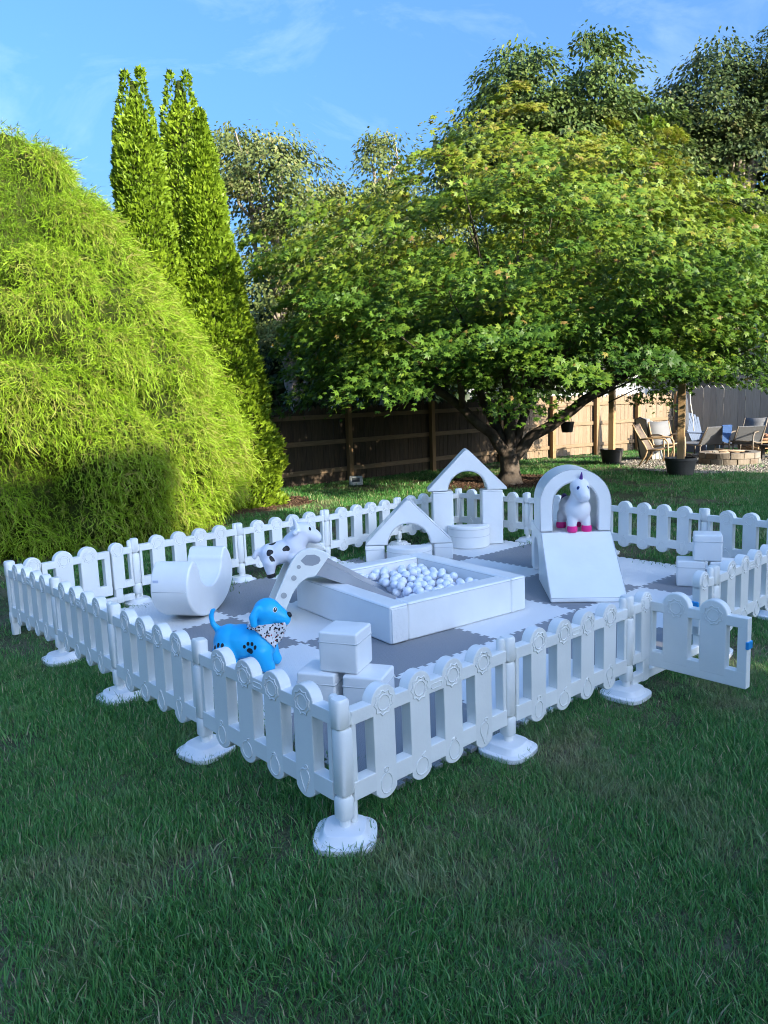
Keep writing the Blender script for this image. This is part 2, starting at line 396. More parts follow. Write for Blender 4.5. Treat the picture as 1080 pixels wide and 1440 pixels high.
def keep_off(P):
    k = np.ones(len(P))
    k[(P[:, 0] > 0.36) & (P[:, 0] < 4.95) & (P[:, 1] > 0.2) & (P[:, 1] < 3.8)] = 0
    for nm, ol, m, z in beds: k[inside(P, ol)] *= 0.04
    for cx, cy, rr in ((9.5, 6.85, 1.0), (9.7, 7.5, 1.6)):
        k *= np.clip(0.15 + 0.85 * (np.hypot(P[:, 0] - cx, P[:, 1] - cy) / rr), 0, 1)
    for fx_, fy_ in ((.037, .019), (1.011, .03), (1.955, -.015), (2.9, -.045), (3.93, -.03), (4.98, -.02), (.015, 1.05), (.001, 2.02), (-.005, 2.96), (.965, 3.965), (1.97, 3.965), (2.995, 3.985), (4.06, 4.05), (5.06, 4.04), (5.115, 3.06), (5.1, 2.05), (5.07, 1.02)):
        k[np.hypot(P[:, 0] - fx_, P[:, 1] - fy_) < .142] = 0
    bare = vnoise(P, 0.95, 3) * 0.6 + vnoise(P, 2.6, 4) * 0.4
    k *= np.clip((0.68 - bare) / 0.12, 0.14, 1)
    return k
def dens_near(P):
    s, d = view_sd(P); return keep_off(P) * (d > 1.0) * (d < 6.5) * (np.abs(s) < 0.60 * d + 0.6) * np.clip(1.25 - d * 0.09, .5, 1)
def dens_far(P):
    s, d = view_sd(P); return keep_off(P) * (d >= 6.5) * (d < 22) * (np.abs(s) < 0.58 * d + 0.8) * np.clip(1.3 - d * 0.05, .35, 1)
near_tufts = [tuft(i, 38, 0.034, 0.026, 0.056, 0.0017) for i in range(8)]
far_tufts = [tuft(20 + i, 26, 0.06, 0.035, 0.070, 0.0040) for i in range(6)]
grass_field('lawn_grass', 'dense dark green lawn grass around the white picket fence', (-3, 6, -3, 6, dens_near), 780, near_tufts, 1)
grass_field('lawn_grass', 'thinner lawn grass running back to the wooden fence', (-1, 20, 0, 13, dens_far), 190, far_tufts, 2)

# ------------------------------------------------------------------ the house whose shadow lies on the lawn
SIDING = mat('house_siding', (0.42, 0.42, 0.40), 0.7, 0.2, 20)
SHINGLE = mat('roof_shingle', (0.10, 0.095, 0.09), 0.9, 0.6, 30, 0.25, 8)
def gable_house(name, label, x0, x1, y0, y1, eave, ridge, wallm=SIDING, roofm=SHINGLE, over=0.35):
    h = empty(name, ((x0 + x1) / 2, (y0 + y1) / 2, 0)); tag(h, label, 'house')
    hx, hy = (x1 - x0) / 2, (y1 - y0) / 2
    w = MB().box(-hx, hx, -hy, hy, 0, eave)
    for s in (-1, 1):
        w.add([(s * hx, -hy, eave), (s * hx, hy, eave), (s * hx, 0, ridge - 0.12), (s * (hx - .1), -hy, eave), (s * (hx - .1), hy, eave), (s * (hx - .1), 0, ridge - 0.12)], [(0, 1, 2), (3, 5, 4), (0, 2, 5, 3), (1, 4, 5, 2), (0, 3, 4, 1)])
    put('wall', w.mesh('house_wall', wallm), parent=h)
    sl = (ridge - eave) / hy; e = over
    rf = MB()
    for s in (-1, 1):
        rf.add([(-hx - e, 0, ridge), (hx + e, 0, ridge), (hx + e, s * (hy + e), eave - sl * e), (-hx - e, s * (hy + e), eave - sl * e),
                (-hx - e, 0, ridge - .12), (hx + e, 0, ridge - .12), (hx + e, s * (hy + e), eave - sl * e - .12), (-hx - e, s * (hy + e), eave - sl * e - .12)],
               [(0, 1, 2, 3), (7, 6, 5, 4), (3, 2, 6, 7), (0, 3, 7, 4), (1, 5, 6, 2)])
    put('roof', rf.mesh('house_roof', roofm), parent=h)
    tr = MB().box(-hx - e, hx + e, -hy - e - .1, -hy - e, eave - sl * e - .13, eave - sl * e + .0)
    put('gutter', tr.mesh('house_gutter', mat('white_trim', (.75, .75, .74), .5)), parent=h)
    return h
gable_house('house', 'grey sided family house whose shadow covers the near lawn', 6.75, 14.3, -22.5, -15.5, 5.6, 9.45, over=.3)
gable_house('house', 'narrow taller grey block added out of view to shade the cypress foot', 5.15, 6.40, -22.3, -15.7, 6.2, 10.05, over=.02)  # unseen block added to cast the low shadow at the cypress foot
gable_house('house', 'grey link block added out of view to hold back sun between the wings', 4.10, 5.05, -21.5, -16.5, 6.0, 9.40, over=.02)  # unseen block added to trim the sunlit gap between the wings
gable_house('house', 'taller gabled grey house wing beside the lower one', -9.0, 3.70, -22.5, -15.5, 6.2, 10.35, over=.3)
gable_house('house', 'low grey neighbouring house with white gutter beyond the wooden fence', 15.2, 26.0, 13.0, 19.5, 2.45, 4.1, mat('neighbour_siding', (0.33, 0.35, 0.38), 0.7, 0.2, 20))

# ------------------------------------------------------------------ wooden fence
WOODS = [mat('fence_board_' + n, c, 0.85, 0.5, 30, col2=c2, vscale=5, stretch=(9, 9, .7), spec=.2) for n, c, c2 in
         (('tan', (0.215, 0.16, 0.11), (0.275, 0.212, 0.15)), ('grey', (0.19, 0.148, 0.11), (0.25, 0.196, 0.145)), ('brown', (0.235, 0.174, 0.118), (0.20, 0.152, 0.11)))]
RAILW = mat('fence_rail_wood', (0.22, 0.16, 0.105), 0.85, 0.4, 30, 0.15, 5, stretch=(1, 9, 9), spec=.2)
POSTW = mat('fence_post_wood', (0.27, 0.175, 0.095), 0.85, 0.4, 30, 0.15, 5, stretch=(9, 9, .8), spec=.2)
board_me = []
for k, w in enumerate(WOODS):
    board_me.append(MB().prism([(-.066, 0), (.066, 0), (.066, 1.47), (.022, 1.55), (-.022, 1.55), (-.066, 1.47)], -.011, .011).mesh('board', w))
SHADE_TINTED_WOODS = [mat('shade_tinted_board_' + n, c, 0.9, 0.5, 30, col2=c2, vscale=5, stretch=(9, 9, .7), spec=.15) for n, c, c2 in (('a', (0.07, 0.053, 0.04), (0.115, 0.088, 0.066)), ('b', (0.06, 0.047, 0.038), (0.10, 0.078, 0.06)))]  # same wood as the sunlit boards, colour darkened to deepen the maple's shade
shade_tinted_me = [MB().prism([(-.066, 0), (.066, 0), (.066, 1.47), (.022, 1.55), (-.022, 1.55), (-.066, 1.47)], -.011, .011).mesh('board', w) for w in SHADE_TINTED_WOODS]
GREYWOODS = [mat('weathered_board_' + n, c, 0.9, 0.5, 30, col2=c2, vscale=5, stretch=(9, 9, .7), spec=.2) for n, c, c2 in
         (('pale', (0.40, 0.355, 0.30), (0.48, 0.43, 0.37)), ('mid', (0.35, 0.31, 0.265), (0.43, 0.385, 0.33)))]
grey_me = [MB().prism([(-.096, 0), (.096, 0), (.096, 1.62), (.03, 1.70), (-.03, 1.70), (-.096, 1.62)], -.011, .011).mesh('board', w) for w in GREYWOODS]
rr = random.Random(4)
def wooden_fence(label, a, b, boards, pitch, h, side, post_side, bay=2.4, cap=False):
    a = Vector((*a, 0)); b = Vector((*b, 0)); L = (b - a).length; ang = math.atan2(b.y - a.y, b.x - a.x)
    f = empty('wooden_fence', a, ang); tag(f, label, 'wooden fence', 'stockade fences round the yard')
    n = int(L / pitch)
    for i in range(n):
        o = put('board', rr.choice(boards), parent=f, loc=((i + .5) * pitch, rr.uniform(-.003, .003), rr.uniform(0.02, 0.045)), rot=(0, rr.uniform(-.006, .006), 0))
        o.scale = (1, 1, rr.uniform(.985, 1.012))
    for z in (0.28, 0.85, 1.36):
        put('rail', MB().box(0, L, side * .013, side * .052, z - .045, z + .045).mesh('rail', RAILW), parent=f)
    k = 0.0; pm = MB().box(-.05, .05, -.05, .05, -.1, h).mesh('fence_post', POSTW)
    while k < L + .05:
        put('post', pm, parent=f, loc=(k, post_side * .104, 0)); k += bay
    return f
wooden_fence('stockade fence of pointed boards behind the maple, shade tinted into their colour', (5.75, 10.02), (13.1, 9.95), shade_tinted_me, .138, 1.6, -1, -1)
wooden_fence('sunlit tan stockade fence behind the planters and patio chairs', (13.15, 9.95), (19.1, 8.55), board_me, .138, 1.6, -1, -1, 1.52)
wooden_fence('weathered grey board fence beside the firewood pallets', (19.2, 8.5), (18.2, -1.5), grey_me, .20, 1.75, 1, 1)
# ------------------------------------------------------------------ trees
BARK = mat('maple_bark', (0.050, 0.040, 0.034), 0.9, 0.9, 24, col2=(0.12, 0.10, 0.085), vscale=7, spec=.15)
PALEBARK = mat('pale_bark', (0.20, 0.17, 0.14), 0.9, 0.6, 24, col2=(0.33, 0.29, 0.25), vscale=7, spec=.15)
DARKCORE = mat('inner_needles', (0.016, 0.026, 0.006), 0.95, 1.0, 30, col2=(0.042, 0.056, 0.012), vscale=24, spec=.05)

def profile_r(z, tab):
    zs = [t[0] for t in tab]; rs = [t[1] for t in tab]
    return np.interp(z, zs, rs)
def revolve_points(n, tab, rg):
    """points spread evenly over a body of revolution: z, angle"""
    zz = np.linspace(tab[0][0], tab[-1][0], 400); w = profile_r(zz, tab) + 0.12
    cdf = np.cumsum(w); cdf /= cdf[-1]
    z = np.interp(rg.random(n), cdf, zz); a = rg.uniform(0, 2 * math.pi, n)
    return z, a
def core_mesh(name, tab, shrink, lump, seed, m, segs=40, rows=40):
    zz = np.linspace(tab[0][0], tab[-1][0] - .15, rows); a = np.linspace(0, 2 * math.pi, segs, endpoint=False)
    Z, A = np.meshgrid(zz, a, indexing='ij')
    r = np.maximum(profile_r(Z, tab) * shrink, .01)
    P = np.c_[(r * np.cos(A)).ravel(), (r * np.sin(A)).ravel(), Z.ravel()]
    nz = vnoise(P, lump, seed)
    P[:, :2] *= (0.88 + 0.14 * nz)[:, None]
    i = np.arange(rows * segs).reshape(rows, segs)
    q = np.stack([i[:-1], np.roll(i, -1, 1)[:-1], np.roll(i, -1, 1)[1:], i[1:]], -1).reshape(-1, 4)
    return fast_mesh(name, P, q, m, smooth=True)

# big thread-leaved cypress
def thread_spray(seed, nside=4):
    """a drooping main thread with side threads, as thin crossed strips"""
    rg = np.random.default_rng(seed); V_, F_ = [], []
    def strip(p, d, L, w, droop, seg):
        d = np.array(d, float); d /= np.linalg.norm(d); pts = []
        q = np.array(p, float)
        for i in range(seg + 1):
            pts.append(q.copy()); q = q + d * L / seg; d = d + np.array((0, 0, -droop / seg)); d /= np.linalg.norm(d)
        s = np.cross(pts[1] - pts[0], rg.normal(size=3)); s /= np.linalg.norm(s)
        k = len(V_)
        for i, c in enumerate(pts):
            ww = w * (1 - .55 * i / seg); V_.extend([c - s * ww, c + s * ww])
        for i in range(seg): F_.extend([(k + 2 * i, k + 2 * i + 1, k + 2 * i + 3), (k + 2 * i, k + 2 * i + 3, k + 2 * i + 2)])
        return pts
    main = strip((0, 0, 0), (1, 0, .30), 1.0, .018, 2.6, 3)
    for j in range(nside):
        t = rg.uniform(.02, .95) * 3; i = int(t); p = main[i] + (main[i + 1] - main[i]) * (t - i)
        strip(p, (rg.uniform(.5, 1), rg.uniform(-.6, .6), rg.uniform(-.5, .2)), rg.uniform(.25, .5), .020, 1.0, 1)
    return np.array(V_), np.array(F_)
LOBES = {}
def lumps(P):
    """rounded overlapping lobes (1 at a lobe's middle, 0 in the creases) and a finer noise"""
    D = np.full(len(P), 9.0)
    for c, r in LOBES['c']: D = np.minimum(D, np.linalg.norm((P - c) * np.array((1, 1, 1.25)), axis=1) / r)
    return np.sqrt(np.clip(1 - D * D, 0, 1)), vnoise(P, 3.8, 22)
def cypress():
    rg = np.random.default_rng(5)
    tab = [(0.0, 2.50), (0.5, 2.72), (1.3, 2.80), (2.0, 2.56), (2.6, 2.28), (3.3, 1.76), (3.9, 1.40), (4.4, 1.06), (4.85, .74), (5.12, .42), (5.26, .10)]
    cx, cy = V(-4.80, 10.5)
    lz, la = revolve_points(230, tab, np.random.default_rng(77)); lr = profile_r(lz, tab); lrr = np.random.default_rng(78).uniform(.38, .78, 230) * np.interp(lz, [0, 4, 5.3], [1, .85, .55])
    LOBES['c'] = [(np.array((r_ * math.cos(a_), r_ * math.sin(a_), z_)), q_) for r_, a_, z_, q_ in zip(lr, la, lz, lrr)]
    t = empty('cypress_tree', (cx, cy, 0)); tag(t, 'large mounded golden cypress with drooping thread foliage beside the picket fence', 'tree')
    put('trunk', MB().tube([(0, 0, -.1), (.05, 0, 1.5), (0, .04, 3.2), (0, 0, 4.8)], [.2, .16, .1, .03], 10).mesh('trunk', BARK, True), parent=t)
    zz = np.linspace(0, 5.18, 90); aa = np.linspace(0, 2 * math.pi, 130, endpoint=False); ZZ, AA = np.meshgrid(zz, aa, indexing='ij'); rr0 = profile_r(ZZ, tab)
    CP = np.c_[(rr0 * np.cos(AA)).ravel(), (rr0 * np.sin(AA)).ravel(), ZZ.ravel()]
    ck, cf = lumps(CP)
    CP[:, :2] *= (.935 * (.80 + .17 * ck + .12 * cf))[:, None]; CP[:, 2] += .18 * (ck - .5) - .05
    ii = np.arange(90 * 130).reshape(90, 130); cq = np.stack([ii[:-1], np.roll(ii, -1, 1)[:-1], np.roll(ii, -1, 1)[1:], ii[1:]], -1).reshape(-1, 4)
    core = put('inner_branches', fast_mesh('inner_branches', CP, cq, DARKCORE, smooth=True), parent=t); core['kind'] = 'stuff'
    VV, FF, TT = [], [], []; off = 0
    variants = [thread_spray(50 + i) for i in range(6)]
    tot = 90000
    for vi, (tv, tf) in enumerate(variants):
        n = tot // 6
        z, a = revolve_points(n, tab, rg)
        # only the side that can be looked at carries full foliage
        ca = np.arctan2(CAM[1] - cy, CAM[0] - cx); diff = np.abs((a - ca + math.pi) % (2 * math.pi) - math.pi)
        keep = (diff < R(118)) | (rg.random(n) < .3); z, a = z[keep], a[keep]; n = len(z)
        r = profile_r(z, tab)
        P = np.c_[r * np.cos(a), r * np.sin(a), z]
        clump, fine = lumps(P)
        k = (0.80 + 0.17 * clump + 0.12 * fine) + rg.uniform(-.12, .02, n)
        P[:, :2] *= k[:, None]
        rad = np.c_[np.cos(a), np.sin(a), np.full(n, .1)]
        slope = -np.gradient(profile_r(np.linspace(0, 5.26, 300), tab), 5.26 / 299)
        P[:, 2] += .02 + .18 * (clump - .5) - rg.uniform(0, .10, n)
        hole = (vnoise(P, 2.4, 41) * .6 + vnoise(P, 5.5, 42) * .4) > .31 - .18 * rg.random(n)
        z, a, P, clump, fine, rad = z[hole], a[hole], P[hole], clump[hole], fine[hole], rad[hole]; n = len(z)
        flow = vnoise(P, 1.1, 31) * 2 - 1
        tang = np.c_[-np.sin(a), np.cos(a), np.zeros(n)]
        d = rad * .45 + tang * (flow * .3 + rg.normal(0, .38, n))[:, None] + np.c_[np.zeros(n), np.zeros(n), rg.normal(-.22, .42, n)]
        X, Y, Z = frames(d, np.tile((0, 0, 1.0), (n, 1)))
        S = rg.uniform(.10, .22, n) * (.8 + .45 * clump)
        v, f = scatter(tv, tf, P, X, Y, Z, S); VV.append(v); FF.append(f + off); off += len(v)
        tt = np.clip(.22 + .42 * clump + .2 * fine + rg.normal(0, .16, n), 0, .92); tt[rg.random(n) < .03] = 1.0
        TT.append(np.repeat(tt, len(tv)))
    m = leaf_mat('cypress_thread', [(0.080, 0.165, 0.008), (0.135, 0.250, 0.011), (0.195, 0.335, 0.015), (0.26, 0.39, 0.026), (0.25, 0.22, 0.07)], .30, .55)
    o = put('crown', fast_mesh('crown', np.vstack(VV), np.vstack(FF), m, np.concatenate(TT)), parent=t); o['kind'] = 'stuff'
cypress()

# arborvitae columns
fan_v = np.array([(0, -.05, 0), (0, .05, 0), (.45, -.30, .02), (.62, -.10, .08), (.5, .02, .03), (.70, .12, .08), (.45, .32, .02), (1.0, -.02, .05), (.82, -.22, .04), (.80, .24, .04)], float)
fan_f = np.array([(0, 2, 3), (0, 3, 1), (1, 3, 5), (1, 5, 6), (3, 7, 5)])
ARB = leaf_mat('arborvitae_spray', [(0.065, 0.120, 0.008), (0.115, 0.195, 0.011), (0.175, 0.270, 0.015), (0.24, 0.335, 0.025)], .22, .5)
def arborvitae(label, sd, tab, n, seed, tips=((0, 0),), lean=0.0):
    rg = np.random.default_rng(seed)
    cx, cy = V(*sd); t = empty('arborvitae_tree', (cx, cy, 0)); tag(t, label, 'tree', 'tall arborvitae columns behind the cypress')
    H = tab[-1][0]
    put('trunk', MB().tube([(0, 0, -.1), (0, 0, H * .5), (0, 0, H * .9)], [.13, .08, .02], 8).mesh('trunk', BARK, True), parent=t)
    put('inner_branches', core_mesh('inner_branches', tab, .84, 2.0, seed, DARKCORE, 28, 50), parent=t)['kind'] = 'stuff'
    z, a = revolve_points(n, tab, rg)
    ca = np.arctan2(CAM[1] - cy, CAM[0] - cx); diff = np.abs((a - ca + math.pi) % (2 * math.pi) - math.pi)
    keep = (diff < R(125)) | (rg.random(n) < .25); z, a = z[keep], a[keep]; n = len(z)
    r = profile_r(z, tab)
    P = np.c_[r * np.cos(a), r * np.sin(a), z]
    clump = vnoise(P, 2.6, seed + 1); fine = vnoise(P, 7.5, seed + 2)
    k = .72 + .28 * clump + .22 * fine + rg.normal(0, .02, n)
    P[:, :2] *= k[:, None]
    if len(tips) > 1:                                  # split leaders near the top
        w = np.clip((z - (H - 1.5)) / 1.4, 0, 1)
        pick = rg.integers(0, len(tips), n); T = np.array(tips)[pick]
        P[:, :2] += T[:, :2] * w[:, None]
    d = np.c_[np.cos(a) * .75, np.sin(a) * .75, rg.uniform(.15, 1.15, n)] + rg.normal(0, .35, (n, 3))
    X, Y, Z = frames(d, np.c_[np.cos(a), np.sin(a), rg.normal(.6, .5, n)] + rg.normal(0, .5, (n, 3)))
    S = rg.uniform(.045, .10, n) * (.85 + .4 * fine)
    v, f = scatter(fan_v, fan_f, P, X, Y, Z, S)
    tt = np.clip(.12 + .45 * clump + .38 * fine + rg.normal(0, .13, n), 0, 1)
    put('crown', fast_mesh('crown', v, f, ARB, np.repeat(tt, len(fan_v))), parent=t)['kind'] = 'stuff'
arborvitae('tall arborvitae column with twin tips rising out of the cypress', (-3.60, 12.3), [(0, 1.0), (2.6, .80), (3.6, .60), (4.6, .43), (5.6, .32), (6.1, .20), (6.45, .08), (6.75, .02)], 44000, 61, ((-.09, .08, 0), (.09, -.08, 0)))
arborvitae('single-tipped arborvitae column standing just left of the maple', (-2.66, 12.5), [(0, .92), (1.2, .84), (1.8, .74), (3.0, .56), (4.0, .42), (4.8, .30), (5.5, .19), (5.9, .10), (6.22, .03)], 46000, 71)
arborvitae('tallest arborvitae, half in shadow behind the other two columns', (-3.34, 14.2), [(0, .72), (3, .66), (5, .54), (6.2, .38), (6.8, .22), (7.15, .10), (7.5, .02)], 30000, 81, ((-.12, .10, 0), (.10, -.08, 0)))

# broadleaf trees
def star_template(lobes=5, droop=.16):
    V_, F_ = [], []
    for k in range(lobes):
        a = R(-108 + 216 * k / (lobes - 1)); L = 1.0 - .36 * abs(k - (lobes - 1) / 2) / ((lobes - 1) / 2)
        n = len(V_); c, s = math.cos(a), math.sin(a)
        V_ += [(.06 * c + .27 * s, .06 * s - .27 * c, 0), (L * c, L * s, -droop * L), (.06 * c - .27 * s, .06 * s + .27 * c, 0)]
        F_.append((n, n + 1, n + 2))
    return np.array(V_, float), np.array(F_)
STAR = star_template()
OVAL = (np.array([(0, 0, 0), (.45, -.30, .03), (1, 0, -.06), (.45, .30, .03)], float), np.array([(0, 1, 2), (0, 2, 3)]))
def tube_tree(pts_rad, seg=9): return MB().tube([p for p, r in pts_rad], [r for p, r in pts_rad], seg)
def wavy(p0, p1, r0, r1, n, amp, rg, sag=0.0):
    p0, p1 = np.array(p0, float), np.array(p1, float); out = []
    for i in range(n + 1):
        t = i / n; p = p0 + (p1 - p0) * t + rg.normal(0, amp, 3) * (0 < i < n); p[2] += sag * math.sin(math.pi * t)
        out.append((tuple(p), r0 + (r1 - r0) * t))
    return out
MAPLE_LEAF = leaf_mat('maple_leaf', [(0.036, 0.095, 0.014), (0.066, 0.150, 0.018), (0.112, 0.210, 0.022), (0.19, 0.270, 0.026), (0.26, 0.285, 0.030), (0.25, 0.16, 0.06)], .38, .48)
def leaf_pads(centers, outward, size, per, rg, flat=.30, tilt=.55):
    """flat drooping pads of leaves: positions, leaf directions, leaf normals"""
    n = len(centers)
    C = np.repeat(centers, per, 0); O = np.repeat(outward, per, 0); S = np.repeat(size, per)
    a = rg.uniform(0, 6.283, n * per); q = np.sqrt(rg.random(n * per))
    U = unit(np.cross(O, (0, 0, 1.0))); F = unit(O * (1, 1, 0) + 1e-6)
    up = np.tile((0, 0, 1.0), (n * per, 1))
    loc = U * (np.cos(a) * q)[:, None] + F * (np.sin(a) * q)[:, None]
    along = np.sin(a) * q
    P = C + loc * S[:, None] + up * (rg.normal(0, flat * .5, n * per) * S - tilt * .5 * S * along - .25 * S * q * q)[:, None]
    d = F * .9 + loc * 1.0 + rg.normal(0, .55, (n * per, 3)) + np.array((0, 0, -.55))
    nrm = up * .62 + O * .85 + rg.normal(0, .36, (n * per, 3))
    return P, d, nrm
def crown_centers(n, c, rad, rg, floor=None, inner=.55, seed=1, lump=.5, power=.45):
    d = unit(rg.normal(size=(n, 3))); d[:, 2] = np.where(d[:, 2] < -.35, -d[:, 2] * .6, d[:, 2]); d = unit(d)
    k = inner + (1 - inner) * rg.random(n) ** power
    shape = .82 + .34 * vnoise(d * 1.0 + 5, 2.1, seed) + lump * .2 * (vnoise(d, 5.0, seed + 3) - .5)
    P = np.array(c) + d * np.array(rad) * (k * shape)[:, None]
    if floor is not None: P[:, 2] = np.maximum(P[:, 2], floor + rg.uniform(0, .35, n))
    return P, d, k
def maple():
    rg = np.random.default_rng(17)
    bx, by = V(2.38, 14.0); t = empty('maple_tree', (bx, by, 0)); tag(t, 'broad spreading Japanese maple with several dark stems', 'tree')
    # local frame is world-aligned; right / away vectors
    rx = np.array((RH[0], RH[1], 0)); fx = np.array((FH[0], FH[1], 0)); up = np.array((0, 0, 1.0))
    def L(s, d, z): return tuple(rx * s + fx * d + up * z)
    trunk = MB()
    trunk.tube([L(0, 0, -.1), L(0, 0, .06), L(.02, 0, .25), L(.0, 0, .5), L(-.03, 0, .68)], [.34, .25, .185, .175, .16], 12)
    put('trunk', trunk.mesh('trunk', BARK, True), parent=t)
    limbs = [([(-.02, 0, .5), (-.35, -.1, .95), (-.9, -.25, 1.45), (-1.5, -.5, 1.95), (-2.3, -.6, 2.5)], (.115, .10, .085, .07, .04)),
             ([(-.03, 0, .55), (-.18, .1, 1.0), (-.42, .15, 1.5), (-.7, .3, 2.2), (-.9, .4, 3.2)], (.10, .095, .08, .06, .03)),
             ([(.0, 0, .55), (.02, -.05, 1.1), (-.05, -.15, 1.8), (.1, -.2, 2.6), (.2, -.1, 4.2)], (.105, .095, .08, .06, .03)),
             ([(.03, 0, .5), (.22, .05, .95), (.38, .12, 1.5), (.75, .2, 2.3), (1.2, .4, 3.6)], (.09, .08, .07, .055, .03)),
             ([(.05, 0, .45), (.40, -.05, .85), (.95, -.15, 1.20), (1.55, -.3, 1.65), (2.3, -.4, 2.05), (3.2, -.5, 2.6)], (.12, .105, .10, .085, .065, .03)),
             ([(.0, .1, .5), (.1, .7, 1.1), (.2, 1.5, 1.9), (.3, 2.5, 2.7)], (.10, .08, .06, .03)),
             ([(-.9, -.25, 1.45), (-.95, -.7, 1.9), (-1.1, -1.5, 2.3), (-1.2, -2.4, 2.6)], (.06, .05, .04, .02)),
             ([(-.42, .15, 1.5), (-.6, -.3, 2.1), (-.7, -1.2, 2.8)], (.05, .04, .02)),
             ([(.38, .12, 1.5), (.55, -.4, 1.9), (.8, -1.4, 2.4), (1., -2.3, 2.8)], (.05, .045, .035, .02)),
             ([(1.55, -.3, 1.65), (2.0, -.9, 2.1), (2.5, -1.6, 2.5)], (.05, .04, .02)),
             ([(.02, -.05, 1.1), (.25, -.25, 1.55), (.32, -.5, 2.2)], (.045, .04, .02))]
    for pts, rad in limbs:
        Q = [L(*p) for p in pts]
        # smooth the polyline
        P2, R2 = [], []
        for i in range(len(Q) - 1):
            for k in range(3):
                u = k / 3; a, b = np.array(Q[i]), np.array(Q[i + 1]); P2.append(tuple(a + (b - a) * u + rg.normal(0, .012, 3))); R2.append(rad[i] + (rad[i + 1] - rad[i]) * u)
        P2.append(Q[-1]); R2.append(rad[-1])
        put('limb', MB().tube(P2, R2, 8).mesh('limb', BARK, True), parent=t)
    # crown
    cen = np.array(L(.25, .2, 2.85)); n = 1500
    d = unit(rg.normal(size=(n, 3))); d[:, 2] = np.abs(d[:, 2]) ** 1.0 * np.where(rg.random(n) < .16, -.45, 1); d = unit(d)
    k = np.where(rg.random(n) < .2, rg.uniform(.2, .6, n), .6 + .4 * rg.random(n) ** .5)
    shape = .74 + .42 * vnoise(d + 5, 2.3, 5) + .30 * (vnoise(d, 5.5, 6) - .5)
    rad = np.array((4.75, 4.45, 3.0))
    P = d * rad * (k * shape)[:, None]
    sprig = rg.random(n) < .13; P[sprig] *= (1.0 + rg.uniform(-.03, .06, n))[sprig, None] / k[sprig, None]
    low = (rg.random(n) < .30) & ~sprig                                   # skirt of low hanging branches
    a = rg.uniform(0, 6.283, n); rr_ = rg.uniform(1.6, 4.6, n)
    P[low] = np.c_[rr_ * np.cos(a), rr_ * np.sin(a), rg.uniform(-1.25, .6, n) * (rr_ / 4.6)][low]
    W = cen + rx * P[:, :1] + fx * P[:, 1:2] + up * P[:, 2:3]
    out = unit(rx * P[:, :1] + fx * P[:, 1:2] + up * (P[:, 2:3] * .6 + .3))
    # leave the view under the crown to the trunk open
    hgt = W[:, 2]; keep = hgt > 1.62 + .25 * vnoise(W, .8, 9) - np.where((P[:, 0] < .4) & (P[:, 1] < 1), .30, 0) - np.where((P[:, 0] > 2.6), .25, 0)
    keep &= sprig | ((vnoise(W, .85, 19) * .65 + vnoise(W, 2.0, 20) * .35) > .37)
    W, out, hgt, sprig = W[keep], out[keep], hgt[keep], sprig[keep]; n = len(W)
    per = 104
    size = np.where(sprig, rg.uniform(.16, .34, n), rg.uniform(.34, .74, n))
    Q, dd, nn = leaf_pads(W, out, size, per, rg, .26, .6)
    X, Y, Z = frames(dd, nn)
    S = rg.uniform(.052, .096, len(Q))
    v, f = scatter(STAR[0], STAR[1], Q, X, Y, Z, S)
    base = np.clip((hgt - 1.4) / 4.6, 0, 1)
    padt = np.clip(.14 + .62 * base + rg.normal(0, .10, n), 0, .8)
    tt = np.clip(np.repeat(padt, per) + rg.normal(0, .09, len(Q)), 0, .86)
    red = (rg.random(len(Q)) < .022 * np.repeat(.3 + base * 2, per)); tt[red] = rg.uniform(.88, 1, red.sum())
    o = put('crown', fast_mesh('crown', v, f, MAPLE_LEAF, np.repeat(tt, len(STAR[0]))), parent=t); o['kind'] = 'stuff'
    # twigs reaching into the pads
    tw = MB()
    for i in rg.choice(n, 90, replace=False):
        p1 = W[i]; p0 = p1 * np.array((.62, .62, .72)) + np.array((0, 0, .1))
        tw.tube([tuple(p0), tuple((p0 + p1) / 2 + rg.normal(0, .06, 3)), tuple(p1)], [.016, .011, .005], 5)
    put('twigs', tw.mesh('twigs', BARK, True, fix=False), parent=t)['kind'] = 'stuff'
maple()

